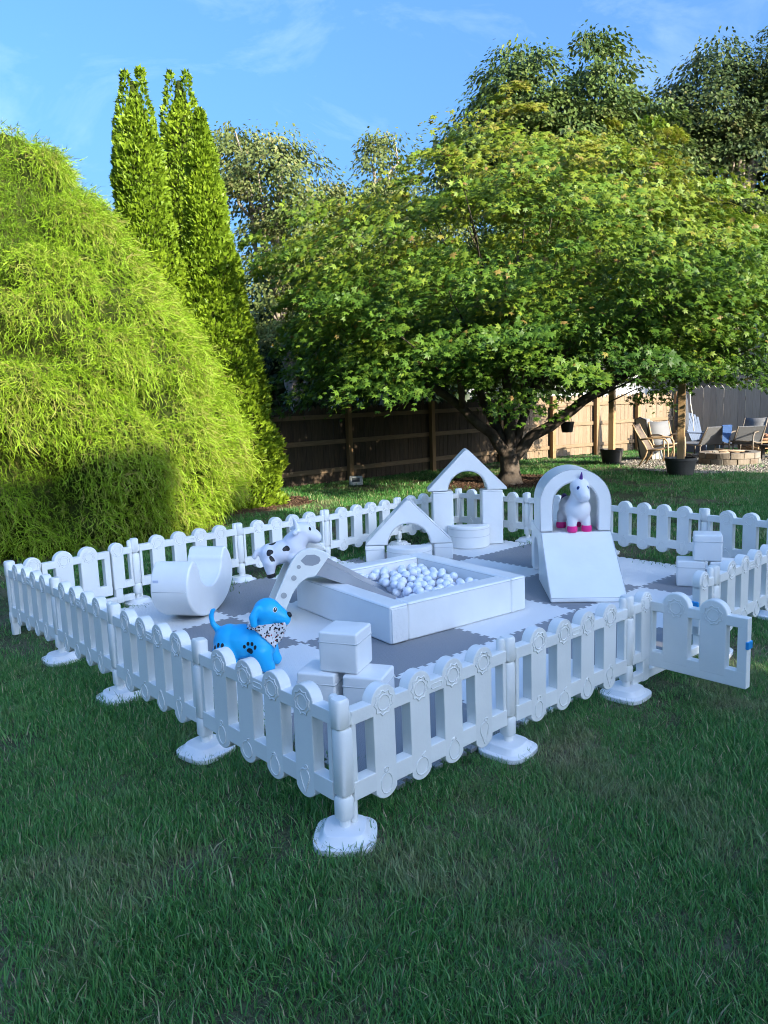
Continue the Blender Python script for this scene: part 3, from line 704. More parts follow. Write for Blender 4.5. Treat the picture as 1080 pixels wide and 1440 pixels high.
def broadleaf(label, name, sd, crown, n_pads, per, leafsize, padsize, m, seed, bark=PALEBARK, tpl=OVAL, trunk_r=.2, limb_n=9, inner=.35, floor=None, blobs=None, droop=-.5, group=None):
    """a tree: tapered trunk, limbs and a crown of leaf clumps; blobs = list of (ds, dd, z, rs, rd, rz) in view-aligned metres from the base"""
    rg = np.random.default_rng(seed)
    bx, by = V(*sd); t = empty(name, (bx, by, 0)); tag(t, label, 'tree', group)
    rx = np.array((RH[0], RH[1], 0)); fx = np.array((FH[0], FH[1], 0)); up = np.array((0, 0, 1.0))
    top = max(b[2] for b in blobs)
    tp = [tuple(rx * (.15 * math.sin(z * .9 + seed)) + up * z) for z in np.linspace(-.15, top, 7)]
    put('trunk', MB().tube(tp, list(np.linspace(trunk_r, trunk_r * .25, 7)), 9).mesh('trunk', bark, True), parent=t)
    for i in range(limb_n):
        b = blobs[i % len(blobs)]; z0 = min(b[2] * rg.uniform(.35, .75), top)
        p0 = rx * (.15 * math.sin(z0 * .9 + seed)) + up * z0
        p1 = rx * (b[0] + rg.uniform(-.6, .6) * b[3]) + fx * (b[1] + rg.uniform(-.6, .3) * b[4]) + up * (b[2] + rg.uniform(-.4, .7) * b[5])
        put('limb', tube_tree(wavy(p0, p1, trunk_r * .45, .02, 6, .10, rg, .1), 6).mesh('limb', bark, True), parent=t)
    Ws, Os = [], []
    vol = np.array([b[3] * b[5] for b in blobs]); cnt = (n_pads * vol / vol.sum()).astype(int) + 1
    for b, c in zip(blobs, cnt):
        d = unit(rg.normal(size=(c, 3))); k = inner + (1 - inner) * rg.random(c) ** .5
        sh = .75 + .5 * vnoise(d + b[0], 2.2, seed)
        P = d * np.array(b[3:]) * (k * sh)[:, None]
        Ws.append(rx * (b[0] + P[:, :1]) + fx * (b[1] + P[:, 1:2]) + up * (b[2] + P[:, 2:3])); Os.append(unit(rx * d[:, :1] + fx * d[:, 1:2] + up * (d[:, 2:3] * .5 + .25)))
    W, O = np.vstack(Ws), np.vstack(Os); n = len(W)
    Q, dd, nn = leaf_pads(W, O, rg.uniform(.6, 1.2, n) * padsize, per, rg, .55, .5)
    dd[:, 2] += droop
    X, Y, Z = frames(dd, nn)
    v, f = scatter(tpl[0], tpl[1], Q, X, Y, Z, rg.uniform(.7, 1.25, len(Q)) * leafsize)
    tt = np.clip(np.repeat(rg.normal(.45, .16, n), per) + rg.normal(0, .14, len(Q)), 0, 1)
    put('crown', fast_mesh('crown', v, f, m, np.repeat(tt, len(tpl[0]))), parent=t)['kind'] = 'stuff'
    return t
CHERRY = leaf_mat('cherry_leaf', [(0.080, 0.115, 0.030), (0.13, 0.175, 0.05), (0.19, 0.225, 0.07), (0.25, 0.22, 0.09)], .3, .5)
OAKL = leaf_mat('oak_leaf', [(0.035, 0.070, 0.016), (0.070, 0.120, 0.026), (0.115, 0.165, 0.036), (0.18, 0.185, 0.055)], .22, .5)
DARKL = leaf_mat('dark_oak_leaf', [(0.028, 0.052, 0.016), (0.055, 0.090, 0.026), (0.09, 0.125, 0.036), (0.15, 0.145, 0.055)], .2, .5)
HEDGE = leaf_mat('hedge_leaf', [(0.015, 0.033, 0.010), (0.030, 0.058, 0.016), (0.055, 0.085, 0.022)], .2, .5)
bg = 'trees beyond the wooden fence'
broadleaf('thin olive-leaved tree with bare twigs showing beside the arborvitae', 'cherry_tree', (-2.2, 18.5), None, 440, 64, .105, .42, CHERRY, 101, trunk_r=.16, limb_n=16, inner=.3, group=bg,
          blobs=[(-.2, 0, 6.9, 1.35, 1.2, 1.35), (.5, .2, 5.6, 1.5, 1.3, 1.4), (-.2, .2, 4.0, 1.6, 1.3, 1.4), (-1.0, 0, 7.4, .7, .7, .8), (1.3, .4, 4.6, 1.2, 1.0, 1.1)])
broadleaf('smaller olive-leaved tree with a wispy top beyond the fence', 'cherry_tree', (.2, 19.5), None, 340, 60, .105, .40, CHERRY, 111, trunk_r=.15, limb_n=12, inner=.3, group=bg,
          blobs=[(.1, 0, 7.3, .75, .7, 1.05), (-.7, 0, 6.0, 1.3, 1.1, 1.1), (.9, 0, 6.0, 1.3, 1.1, 1.0), (0, 0, 4.6, 2.0, 1.4, 1.4)])
broadleaf('tall rounded green oak rising above the middle of the maple', 'oak_tree', (6.0, 26.5), None, 900, 92, .165, .60, OAKL, 121, trunk_r=.3, limb_n=12, inner=.35, group=bg,
          blobs=[(-1.0, 0, 11.2, 1.7, 1.6, 1.8), (1.55, 0, 11.4, 1.3, 1.5, 1.9), (.2, .3, 9.4, 3.0, 2.2, 2.2), (-2.5, 0, 9.3, 1.5, 1.5, 1.9), (2.6, 0, 9.5, 1.6, 1.5, 1.9), (3.7, .3, 8.6, 1.5, 1.4, 1.8), (0, 0, 7.0, 3.4, 2.4, 2.0)])
broadleaf('dark spreading oak with pale branches showing above the right of the maple', 'oak_tree', (13.2, 28.5), None, 900, 88, .165, .60, DARKL, 131, trunk_r=.34, limb_n=20, inner=.45, group=bg,
          blobs=[(-.8, 0, 11.8, 1.9, 1.7, 1.9), (-2.2, 0, 10.6, 1.5, 1.5, 1.7), (-3.6, 0, 9.2, 1.5, 1.4, 1.7), (1.7, 0, 12.0, 1.9, 1.8, 2.0), (.2, 0, 9.2, 3.0, 2.4, 2.0), (3.3, 0, 10.0, 2.2, 2.0, 2.4), (0, 0, 6.4, 3.8, 2.4, 2.2)])
for i, (s, d, h, w, lab) in enumerate([(-3.0, 21.5, 3.2, 2.0, 'dark leafy tree filling in behind the arborvitae and fence'), (.8, 22.5, 3.4, 2.2, 'dark bushy tree low behind the shaded fence'), (4.6, 23.5, 3.6, 2.2, 'dark bushy tree behind the maple trunk and fence'),
                                  (15.5, 25.5, 3.6, 2.6, 'leafy tree standing behind the weathered grey fence')]):
    broadleaf(lab, 'background_tree', (s, d), None, 170, 34, .26, .6, HEDGE, 140 + i, trunk_r=.15, limb_n=4, inner=.3, group=bg, blobs=[(0, 0, h * .6, w, 1.5, h * .62), (.4, 0, h * 1.05, w * .7, 1.2, h * .5)])
# ------------------------------------------------------------------ white picket play fence
def picket_outline(hw, zc0, zc1, r, bottom=True):
    """rounded top (and bottom) picket in x,z, counter-clockwise"""
    out = []
    if bottom:
        a0 = math.acos(hw / r)
        for k in range(15):
            a = -math.pi + a0 + (math.pi - 2 * a0) * k / 14
            out.append((r * math.cos(a), zc0 + r * math.sin(a)))
    else: out += [(-hw, zc0), (hw, zc0)]
    a0 = -math.asin(min(1, (1 - (hw / r) ** 2) ** .5)); a0 = -math.acos(hw / r)
    for k in range(19):
        a = a0 + (math.pi - 2 * a0) * k / 18
        out.append((r * math.cos(a), zc1 + r * math.sin(a)))
    return out
def relief(paths, rad, ys):
    mb = MB()
    for y in ys:
        for pts, closed in paths: mb.tube([(x, y, z) for x, z in pts], rad, 5, closed)
    return mb.mesh('relief', PLASTIC, True)
def circ(cx, cz, rx, rz, n=20): return [(cx + rx * math.cos(2 * math.pi * k / n), cz + rz * math.sin(2 * math.pi * k / n)) for k in range(n)]
YP = .027
sun_path = [(circ(0, .487, .031, .031), True), ([(.487 * 0 + (.051 if k % 2 else .041) * math.cos(2 * math.pi * k / 18), .487 + (.051 if k % 2 else .041) * math.sin(2 * math.pi * k / 18)) for k in range(18)], True)]
SUN_RELIEF = relief(sun_path, .0030, (-YP - .0005, YP + .0005))
FRUITS = []
for kind in range(4):
    if kind == 0: p = [(circ(0, .160, .030, .042), True), (circ(0, .217, .012, .010, 10), True)]
    elif kind == 1: p = [(circ(0, .158, .036, .036), True), ([(0, .194), (.008, .208), (.02, .214)], False)]
    elif kind == 2: p = [([(.034 * math.cos(a) * (1 - .35 * max(0, math.sin(a))), .160 + .044 * math.sin(a)) for a in [2 * math.pi * k / 22 for k in range(22)]], True), ([(-.014, .204), (0, .214), (.014, .204)], False)]
    else: p = [([(.022 * math.cos(a) + .010 * math.sin(2 * a), .165 + .05 * math.sin(a)) for a in [2 * math.pi * k / 22 for k in range(22)]], True), (circ(.012, .225, .009, .009, 8), True)]
    FRUITS.append(relief(p, .0028, (-YP - .0005, YP + .0005)))
PILL = relief([([(.5 + .022 * math.copysign(1, math.cos(a)) + .011 * math.cos(a), .4725 + .011 * math.sin(a)) for a in [2 * math.pi * (k + .5) / 16 for k in range(16)]], True)], .0025, (-.0270, .0270))
PICKET = MB().prism(picket_outline(.0575, .165, .492, .066), -YP, YP).mesh('picket', PLASTIC, True)
GPICKET = MB().prism(picket_outline(.052, .165, .492, .060, False), -YP, YP).mesh('picket', PLASTIC, True)
DPICKET = MB().prism(picket_outline(.071, .165, .487, .074, False), -YP, YP).mesh('picket', PLASTIC, True)
TOPRAIL = MB().box(.034, .966, -.0266, .0266, .445, .50).mesh('top_rail', PLASTIC, True)
BOTRAIL = MB().box(.034, .966, -.0266, .0266, .147, .222).mesh('bottom_rail', PLASTIC, True)
STILE_A = MB().box(.036, .0578, -.0235, .0235, .215, .452).mesh('stile', PLASTIC, True)
STILE_B = MB().box(.9422, .964, -.0235, .0235, .215, .452).mesh('stile', PLASTIC, True)
def knuckle(z0, z1, x=0.0, r=.033, flat=1):
    mb = MB().lathe([(r * .80, z0), (r, z0 + .008), (r, z1 - .010), (r * .78, z1)], 18, (x, 0), sq=3.2)
    return mb
KA_TOP = knuckle(.442, .557).mesh('knuckle', PLASTIC, True, 40)
KA_TOP2 = MB().box(.0, .05, -.022, .022, .447, .498).mesh('knuckle_web', PLASTIC, True)
KA_BOT = knuckle(.086, .176).mesh('knuckle', PLASTIC, True, 40)
KB_MID = knuckle(.180, .438, 1.0).mesh('knuckle', PLASTIC, True, 40)
KB_CAP = MB().lathe([(.012, .44), (.019, .45), (.019, .545), (.013, .553)], 12, (.957, 0)).mesh('end_cap', PLASTIC, True, 40)
def place_between(root, a, b):
    a, b = Vector((*a, 0)), Vector((*b, 0)); d = b - a
    root.location = a; root.rotation_euler = (0, 0, math.atan2(d.y, d.x)); root.scale = (d.length, 1, 1)
def make_panel():
    t = empty('fence_panel')
    put('top_rail', TOPRAIL, parent=t, bevel=.0035); put('bottom_rail', BOTRAIL, parent=t, bevel=.0035)
    put('stile', STILE_A, parent=t, bevel=.004); put('stile', STILE_B, parent=t, bevel=.004)
    put('knuckle', KA_TOP, parent=t); put('knuckle', KA_BOT, parent=t); put('knuckle', KB_MID, parent=t); put('end_cap', KB_CAP, parent=t)
    put('knuckle_web', KA_TOP2, parent=t, bevel=.005)
    put('pill_relief', PILL, parent=t)
    for k in range(4):
        p = put('picket', PICKET, parent=t, loc=(.2 * (k + 1), 0, 0), bevel=.004, seg=2)
        put('sun_relief', SUN_RELIEF, parent=p); put('fruit_relief', FRUITS[k], parent=p)
    return t
GFRAME_TOP_A = MB().box(.034, .215, -.024, .024, .445, .50).mesh('top_rail', PLASTIC, True)
GFRAME_TOP_B = MB().box(.785, .966, -.024, .024, .445, .50).mesh('top_rail', PLASTIC, True)
GFRAME_MID_A = MB().box(.034, .215, -.024, .024, .165, .225).mesh('mid_rail', PLASTIC, True)
GFRAME_MID_B = MB().box(.785, .966, -.024, .024, .165, .225).mesh('mid_rail', PLASTIC, True)
GLEG_A = MB().box(.140, .205, -.0235, .0235, .045, .172).mesh('frame_leg', PLASTIC, True)
GLEG_B = MB().box(.795, .860, -.0235, .0235, .045, .172).mesh('frame_leg', PLASTIC, True)
GSILL = MB().box(.036, .964, -.022, .022, .050, .102).mesh('threshold', PLASTIC, True)
def door_mesh():
    mb = MB()
    mb.box(.0, .545, -.0262, .0262, .440, .495); mb.box(.0, .545, -.0262, .0262, .128, .215)
    mb.box(.0, .040, -.0258, .0258, .210, .445); mb.box(.495, .545, -.0258, .0258, .210, .445)
    return mb.mesh('door', PLASTIC, True)
DOOR = door_mesh()
def make_gate(open_angle):
    t = empty('gate_panel')
    for n, m in (('top_rail', GFRAME_TOP_A), ('top_rail', GFRAME_TOP_B), ('mid_rail', GFRAME_MID_A), ('mid_rail', GFRAME_MID_B), ('frame_leg', GLEG_A), ('frame_leg', GLEG_B), ('threshold', GSILL), ('stile', STILE_A), ('stile', STILE_B), ('knuckle_web', KA_TOP2)):
        put(n, m, parent=t, bevel=.007)
    put('knuckle', KA_TOP, parent=t); put('knuckle', KA_BOT, parent=t); put('knuckle', KB_MID, parent=t); put('end_cap', KB_CAP, parent=t)
    for x in (.163, .837):
        p = put('picket', GPICKET, parent=t, loc=(x, 0, 0), bevel=.009, seg=3); put('sun_relief', SUN_RELIEF, parent=p)
    d = put('door', DOOR, parent=t, loc=(.224, 0, 0), rot=(0, 0, open_angle), bevel=.005, seg=3)
    for x in (.170, .370):
        put('picket', DPICKET, parent=d, loc=(x, 0, 0), bevel=.009, seg=3); put('sun_relief', SUN_RELIEF, parent=d, loc=(x, 0, -.006))
    if open_angle:
        put('latch', MB().box(.536, .552, -.028, .028, .335, .375).mesh('latch', BLUE_TAPE), parent=d, bevel=.004)
        put('latch_catch', MB().box(.772, .797, -.018, .03, .335, .372).mesh('latch_catch', BLUE_TAPE), parent=t, bevel=.006)
    return t
def place_gate(root, a, b): place_between(root, a, b)
F_ = (.037, .019); R1 = (1.011, .030); R2 = (1.955, -.015); R3 = (2.900, -.045); R4 = (3.93, -.03); R5 = (4.98, -.02)
L1 = (.015, 1.050); L2 = (.001, 2.020); L3 = (-.005, 2.960); L4 = (-.040, 3.850)
B1 = (.965, 3.965); B2 = (1.97, 3.965); B3 = (2.995, 3.985); B4 = (4.06, 4.05); B5 = (5.06, 4.04)
C1 = (5.115, 3.06); C2 = (5.10, 2.05); C3 = (5.07, 1.02)
panel0 = make_panel(); index_kids()
runs = [(F_, R1, 'white scalloped fence panel right of the near corner post, beside the stacked foam cubes'), (R1, R2, 'white scalloped fence panel between the near corner panel and the open gate'),
        (R3, R4, 'white scalloped fence panel just past the open gate, by the small cube stack'), (R4, R5, 'white scalloped fence panel second past the open gate'),
        (L1, F_, 'white scalloped fence panel on the blue dog side ending at the near corner post'), (L2, L1, 'white scalloped fence panel behind the tail of the blue dog, second from the near corner'),
        (L3, L2, 'white scalloped fence panel in front of the foam rocker, third from the near corner'), (L4, L3, 'white scalloped fence panel at the corner by the closed gate'),
        (B1, B2, 'white scalloped fence panel behind the foam rocker beside the closed gate'), (B2, B3, 'white scalloped fence panel behind the spotted cow toy'), (B3, B4, 'white scalloped fence panel behind the low foam house arch'),
        (B4, B5, 'white scalloped fence panel ending at the corner behind the tall foam house'), (B5, C1, 'white scalloped fence panel seen between the pillars of the tall foam house'), (C1, C2, 'white scalloped fence panel behind the unicorn arch'),
        (C2, C3, 'white scalloped fence panel between the unicorn arch and the small cube stack'), (C3, R5, 'white scalloped fence panel behind the small cube stack')]
for i, (a, b, lab) in enumerate(runs):
    t = panel0 if i == 0 else copy_tree(panel0)
    place_between(t, a, b); t.rotation_euler.x = R(random.uniform(-.9, .9)); t.location.z = random.uniform(-.004, .007); tag(t, lab, 'fence panel', 'white plastic play fence panels')
g1 = make_gate(R(-88)); place_gate(g1, R2, R3); tag(g1, 'white plastic gate panel with its door swung open', 'gate', 'play fence gates')
g2 = make_gate(0); place_gate(g2, L4, B1); tag(g2, 'white plastic gate panel with its door shut near the foam rocker', 'gate', 'play fence gates')
# feet under the posts
FOOT_ME = MB().lathe([(.116, 0), (.118, .003), (.118, .022), (.115, .0245), (.098, .027), (.094, .030), (.080, .052), (.076, .0545), (.03, .056)], 56, sq=3.6).mesh('base', FOOT, True, 24)
POLE_ME = MB().lathe([(.021, .05), (.021, .50)], 14).mesh('pole', PLASTIC, True, 40)
POLE2_ME = MB().lathe([(.017, .05), (.017, .17)], 14).mesh('pole', PLASTIC, True, 40)
feet = [(F_, 'white flared foot under the near corner post'), (R1, 'white flared foot under the post between the two panels before the open gate'), (R2, 'white flared foot under the post beside the open gate hinge'), (R3, 'white flared foot under the post past the open gate'),
        (R4, 'white flared foot two posts past the open gate'), (R5, 'white flared foot at the corner past the small cube stack'), (L1, 'white flared foot one post along from the near corner beside the dog'), (L2, 'white flared foot two posts along from the near corner'), (L3, 'white flared foot at the post nearest the closed gate corner'),
        (B1, 'white flared foot beside the closed gate'), (B2, 'white flared foot behind the foam rocker'), (B3, 'white flared foot behind the cow toy and slide'), (B4, 'white flared foot behind the low foam arch'), (B5, 'white flared foot at the far corner behind the tall foam house'),
        (C1, 'white flared foot between the tall foam house and the unicorn arch'), (C2, 'white flared foot behind the unicorn arch'), (C3, 'white flared foot behind the small cube stack')]
for i, (p, lab) in enumerate(feet):
    e = empty('post_foot', (*p, 0), R(45 if p in (F_,) else 0) + (i * .13 % .2)); tag(e, lab, 'post foot', 'fence post feet')
    b = put('base', FOOT_ME, parent=e); put('pole', POLE_ME, parent=e); put('pole', POLE2_ME, parent=e, loc=(.036, .012, 0) if p != F_ else (.03, -.03, 0))
e = empty('corner_pole', (*L4, 0)); tag(e, 'bare white corner pole without a foot beside the closed gate', 'pole'); put('pole', MB().lathe([(.03, -.02), (.03, .50)], 14, sq=3).mesh('pole', PLASTIC, True, 40), parent=e)

# ------------------------------------------------------------------ foam mat tiles
def foam_mat(name, col, rough):
    m = bpy.data.materials.new(name); m.use_nodes = True
    nt = m.node_tree; b = nt.nodes['Principled BSDF']; b.inputs['Base Color'].default_value = (*col, 1); b.inputs['Roughness'].default_value = rough; b.inputs['Specular IOR Level'].default_value = .3
    tc = nt.nodes.new('ShaderNodeTexCoord'); sx = nt.nodes.new('ShaderNodeSeparateXYZ'); nt.links.new(tc.outputs['Object'], sx.inputs[0])
    def M(op, a, b_=None):
        n = nt.nodes.new('ShaderNodeMath'); n.operation = op
        for i, v in enumerate((a, b_)):
            if v is None: continue
            if isinstance(v, (int, float)): n.inputs[i].default_value = v
            else: nt.links.new(v, n.inputs[i])
        return n.outputs[0]
    k = 2 * math.pi / .030
    u = M('SINE', M('MULTIPLY', sx.outputs[0], k)); v = M('SINE', M('MULTIPLY', sx.outputs[1], k * .5))
    uf = M('SINE', M('MULTIPLY', sx.outputs[0], k * 4)); vf = M('SINE', M('MULTIPLY', sx.outputs[1], k * 4))
    sel = M('GREATER_THAN', M('MULTIPLY', u, v), 0)
    h = M('ADD', M('MULTIPLY', sel, uf), M('MULTIPLY', M('SUBTRACT', 1, sel), vf))
    bp = nt.nodes.new('ShaderNodeBump'); bp.inputs['Strength'].default_value = .55; bp.inputs['Distance'].default_value = .0022
    nt.links.new(h, bp.inputs['Height']); nt.links.new(bp.outputs[0], b.inputs['Normal'])
    return m
MATW, MATG = foam_mat('foam_white', (.83, .83, .815), .55), foam_mat('foam_grey', (.275, .283, .297), .6)
TP = .925; TX0, TY0 = .335, .145; NT = 24
def tile_outline():
    g = .0008; w = TP / 2; d = .0125; pts = []
    st = TP / NT
    def edge(phase):
        e = []
        for k in range(NT):
            out = (k % 2 == phase)
            x0, x1 = -w + k * st, -w + (k + 1) * st
            y = (d - g) if out else (-d - g); fl = .0045 if out else -.0045
            e += [(max(x0 - fl + g * 0, -w + .010) if k == 0 else x0 - fl, y), (x1 + fl if k < NT - 1 else min(x1 + fl, w - .010), y)]
        return e
    # bottom (outward -y), right, top, left
    b = [(x, -w - y) for x, y in edge(0)]
    r = [(w + y, x) for x, y in edge(0)]
    t = [(x, w + y) for x, y in reversed(edge(1))]
    l = [(-w - y, x) for x, y in reversed(edge(1))]
    return b + r + t + l
TILE = {}
for c, m in (('w', MATW), ('g', MATG)): TILE[c] = MB().slab(tile_outline(), .004, .021).mesh('foam_tile', m, fix=False)
near = {(0, 0): 'in the corner nearest the big cube stack', (4, 3): 'in the far corner under the tall foam house'}
def tile_label(i, j, c):
    col = 'white' if c == 'w' else 'grey'
    rowp = ('beside the gate-side fence', 'in the second row from the gate-side fence', 'in the third row from the gate-side fence', 'along the fence by the cypress')[j]
    colp = ('first from the dog-side fence', 'second from the dog-side fence', 'third from the dog-side fence', 'fourth from the dog-side fence', 'fifth from the dog-side fence')[i]
    return f'{col} foam tile {rowp}, {colp}'
for i in range(5):
    for j in range(4):
        c = 'g' if (i + j) % 2 == 0 else 'w'
        o = put('foam_tile', TILE[c], loc=(TX0 + (i + .5) * TP, TY0 + (j + .5) * TP, random.uniform(0, .0012)))
        tag(o, tile_label(i, j, c), 'foam tile', 'interlocking foam floor tiles')
MZ = .023

# ------------------------------------------------------------------ soft foam blocks
def puffy_box(name, sx, sy, sz, bulge, m, n=7, edge=.010):
    bm = bmesh.new(); bmesh.ops.create_cube(bm, size=2.0)
    bmesh.ops.subdivide_edges(bm, edges=bm.edges[:], cuts=n, use_grid_fill=True)
    for v in bm.verts:
        x, y, z = v.co
        fx, fy, fz = (1 - x * x), (1 - y * y), (1 - z * z)
        ox = bulge * math.copysign(1, x) * fy * fz if abs(x) > .999 else -.35 * bulge * x * 0
        oy = bulge * math.copysign(1, y) * fx * fz if abs(y) > .999 else 0
        oz = bulge * math.copysign(1, z) * fx * fy if abs(z) > .999 else 0
        v.co = (x * sx / 2 + ox, y * sy / 2 + oy, z * sz / 2 + oz + sz / 2)
    me = bpy.data.meshes.new(name); bm.to_mesh(me); bm.free()
    me.polygons.foreach_set('use_smooth', [True] * len(me.polygons)); me.materials.append(m)
    return me
def loop_seam(name, pts, parent, rad=.0028, closed=True): return put(name, MB().tube(pts, rad, 5, closed).mesh(name, PIPING, True), parent=parent)
def rect(sx, sy, z, r=.012):
    out = []
    for cx, cy, a0 in ((1, 1, 0), (-1, 1, 90), (-1, -1, 180), (1, -1, 270)):
        for k in range(4):
            a = R(a0 + 30 * k); out.append((cx * (sx / 2 - r) + r * math.cos(a), cy * (sy / 2 - r) + r * math.sin(a), z))
    return out
CUBE = puffy_box('cushion', .215, .215, .215, .005, VINYL)
def foam_cube(label, x, y, z, rz, s=1.0):
    t = empty('foam_cube', (x, y, z), rz); tag(t, label, 'foam cube', 'white foam cubes'); t.scale = (s, s, s)
    put('cushion', CUBE, parent=t, bevel=.012, seg=3)
    loop_seam('zip_seam', rect(.221, .221, .160), t, .0030)
    return t
c0 = (.80, .86); ax = Vector((.53, -.85)).normalized()
foam_cube('white foam cube in the big stack, lower one towards the blue dog', .715, 1.035, MZ, R(-60))
foam_cube('white foam cube in the big stack, lower one towards the near corner post', .845, .815, MZ, R(-60))
foam_cube('white foam cube on top of the big stack by the near corner', .800, .940, MZ + .219, R(-62), 1.0)
foam_cube('white foam cube in the small stack, lower one towards the ramp', 4.375, .815, MZ, R(-62))
foam_cube('white foam cube in the small stack, lower one towards the gate side', 4.485, .590, MZ, R(-62))
foam_cube('white foam cube on top of the small stack past the gate', 4.435, .705, MZ + .219, R(-62))

# ball pit
PX0, PY0 = 1.64, 1.47; PW = 1.27; PT = .15; PH = .262
pit = empty('ball_pit', (2.318, 2.065, MZ), R(-6.0)); tag(pit, 'square white foam ball pit full of pale balls', 'ball pit')
hw = PW / 2
def wall_piece(sx, sy, x, y):
    me = puffy_box('wall', sx, sy, PH, .004, VINYL, 9); w = put('wall', me, parent=pit, loc=(x, y, 0), bevel=.014, seg=3)
    loop_seam('seam', rect(sx + .003, sy + .003, PH - .013, .014), w, .0025)
    return w
wall_piece(PT, PW - .002, -hw + PT / 2, 0); wall_piece(PT, PW - .002, hw - PT / 2, 0)
wall_piece(PW - 2 * PT - .004, PT, 0, -hw + PT / 2); wall_piece(PW - 2 * PT - .004, PT, 0, hw - PT / 2)
put('end_flap', puffy_box('end_flap', PT - .022, .010, PH - .035, .003, mat('creased_vinyl', (.78, .78, .77), .32, 1.0, 16), 5), parent=pit, loc=(-hw + PT / 2, -hw - .003, .012), bevel=.003)
put('floor', puffy_box('floor', PW - 2 * PT - .01, PW - 2 * PT - .01, .04, .002, VINYL, 3), parent=pit)
def ball_material():
    m = mat('pit_ball', (.68, .71, .86), .28, spec=.5, col2=(.80, .80, .84), vscale=.01)
    nt = m.node_tree; b = nt.nodes['Principled BSDF']
    oi = nt.nodes.new('ShaderNodeObjectInfo'); r = nt.nodes.new('ShaderNodeValToRGB'); r.color_ramp.interpolation = 'CONSTANT'
    e = r.color_ramp.elements; e[0].position = 0; e[0].color = (.78, .82, .92, 1); e[1].position = .45; e[1].color = (.82, .84, .91, 1); k = e.new(.75); k.color = (.86, .86, .88, 1)
    nt.links.new(oi.outputs['Random'], r.inputs[0]); nt.links.new(r.outputs[0], b.inputs['Base Color'])
    b.inputs['Subsurface Weight'].default_value = .15; b.inputs['Subsurface Radius'].default_value = (.02, .02, .025); b.inputs['Subsurface Scale'].default_value = 1
    return m
BALLM = ball_material()
BR = .0345
def ball_mesh(sub, pts):
    bm = bmesh.new()
    for p in pts: bmesh.ops.create_icosphere(bm, subdivisions=sub, radius=BR, matrix=Matrix.Translation(p))
    me = bpy.data.meshes.new('pit_ball'); bm.to_mesh(me); bm.free()
    me.polygons.foreach_set('use_smooth', [True] * len(me.polygons)); me.materials.append(BALLM); return me
BALL = ball_mesh(3, [(0, 0, 0)])
rb = random.Random(3); lower, balls = [], []
inn = hw - PT - BR - .006
for i in range(16):
    for j in range(17):
        x, y = -inn + (i + .5 * (j % 2)) * BR * 2.01, -inn + j * BR * 1.75
        if x <= inn and y <= inn: lower.append((x, y, .042 + BR + rb.uniform(0, .006)))
def settle(target):
    tries = 0
    while len(balls) < target and tries < 20000:
        tries += 1
        x, y = rb.uniform(-inn, inn), rb.uniform(-inn, inn)
        hcap = .165 + .055 * math.exp(-(((x - .10) / .32) ** 2 + ((y - .20) / .32) ** 2))
        if x < -.12 and -.30 < y < .36: hcap = .02        # the slide runs out here
        z = .042 + BR
        for bx, by, bz in lower + balls:
            d2 = (bx - x) ** 2 + (by - y) ** 2
            if d2 < (BR * 1.99) ** 2: z = max(z, bz + math.sqrt((BR * 1.99) ** 2 - d2))
        if z < hcap + .02: balls.append((x, y, z))
settle(290)
ca, sa = math.cos(R(-6.0)), math.sin(R(-6.0))
for x, y, z in balls:
    o = put('pit_ball', BALL, loc=(pit.location.x + x * ca - y * sa, pit.location.y + x * sa + y * ca, MZ + z), rot=(rb.uniform(0, 3), rb.uniform(0, 3), 0))
    tag(o, 'pale white-blue plastic ball lying in the foam ball pit', 'ball', 'balls in the ball pit')
o = put('buried_balls', ball_mesh(2, lower), loc=pit.location, rot=(0, 0, R(-6.0))); tag(o, 'layer of pale balls buried under the top balls in the pit', 'balls', 'balls in the ball pit', 'stuff')

# prism helper for soft blocks with profile in x,z
def soft_prism(name, outline, depth, parent, bevel=.014, m=VINYL, loc=(0, 0, 0), smooth=True):
    face_seam([(x * .992, z * .985 + .003) for x, z in outline], (-depth / 2 + .003, depth / 2 - .003), parent, loc)
    me = MB().prism(outline, -depth / 2, depth / 2).mesh(name, m, smooth)
    return put(name, me, parent=parent, loc=loc, bevel=bevel, seg=3)
def face_seam(outline, ys, parent, loc, inset=.006, rot=(0, 0, 0)):
    cx = sum(p[0] for p in outline) / len(outline)
    for y in ys: put('seam', MB().tube([(x, y, z) for x, z in outline], .0026, 5, True).mesh('seam', PIPING, True), parent=parent, loc=loc, rot=rot)
def arc(cx, cz, r, a0, a1, n): return [(cx + r * math.cos(R(a0 + (a1 - a0) * k / n)), cz + r * math.sin(R(a0 + (a1 - a0) * k / n))) for k in range(n + 1)]
def roof_outline(half, h, r, foot):
    return [(-half, 0), (-r, 0)] + arc(0, 0, r, 180, 0, 24)[1:-1] + [(r, 0), (half, 0), (half - .004, .022), (.022, h - .012), (0, h), (-.022, h - .012), (-half + .004, .022)]
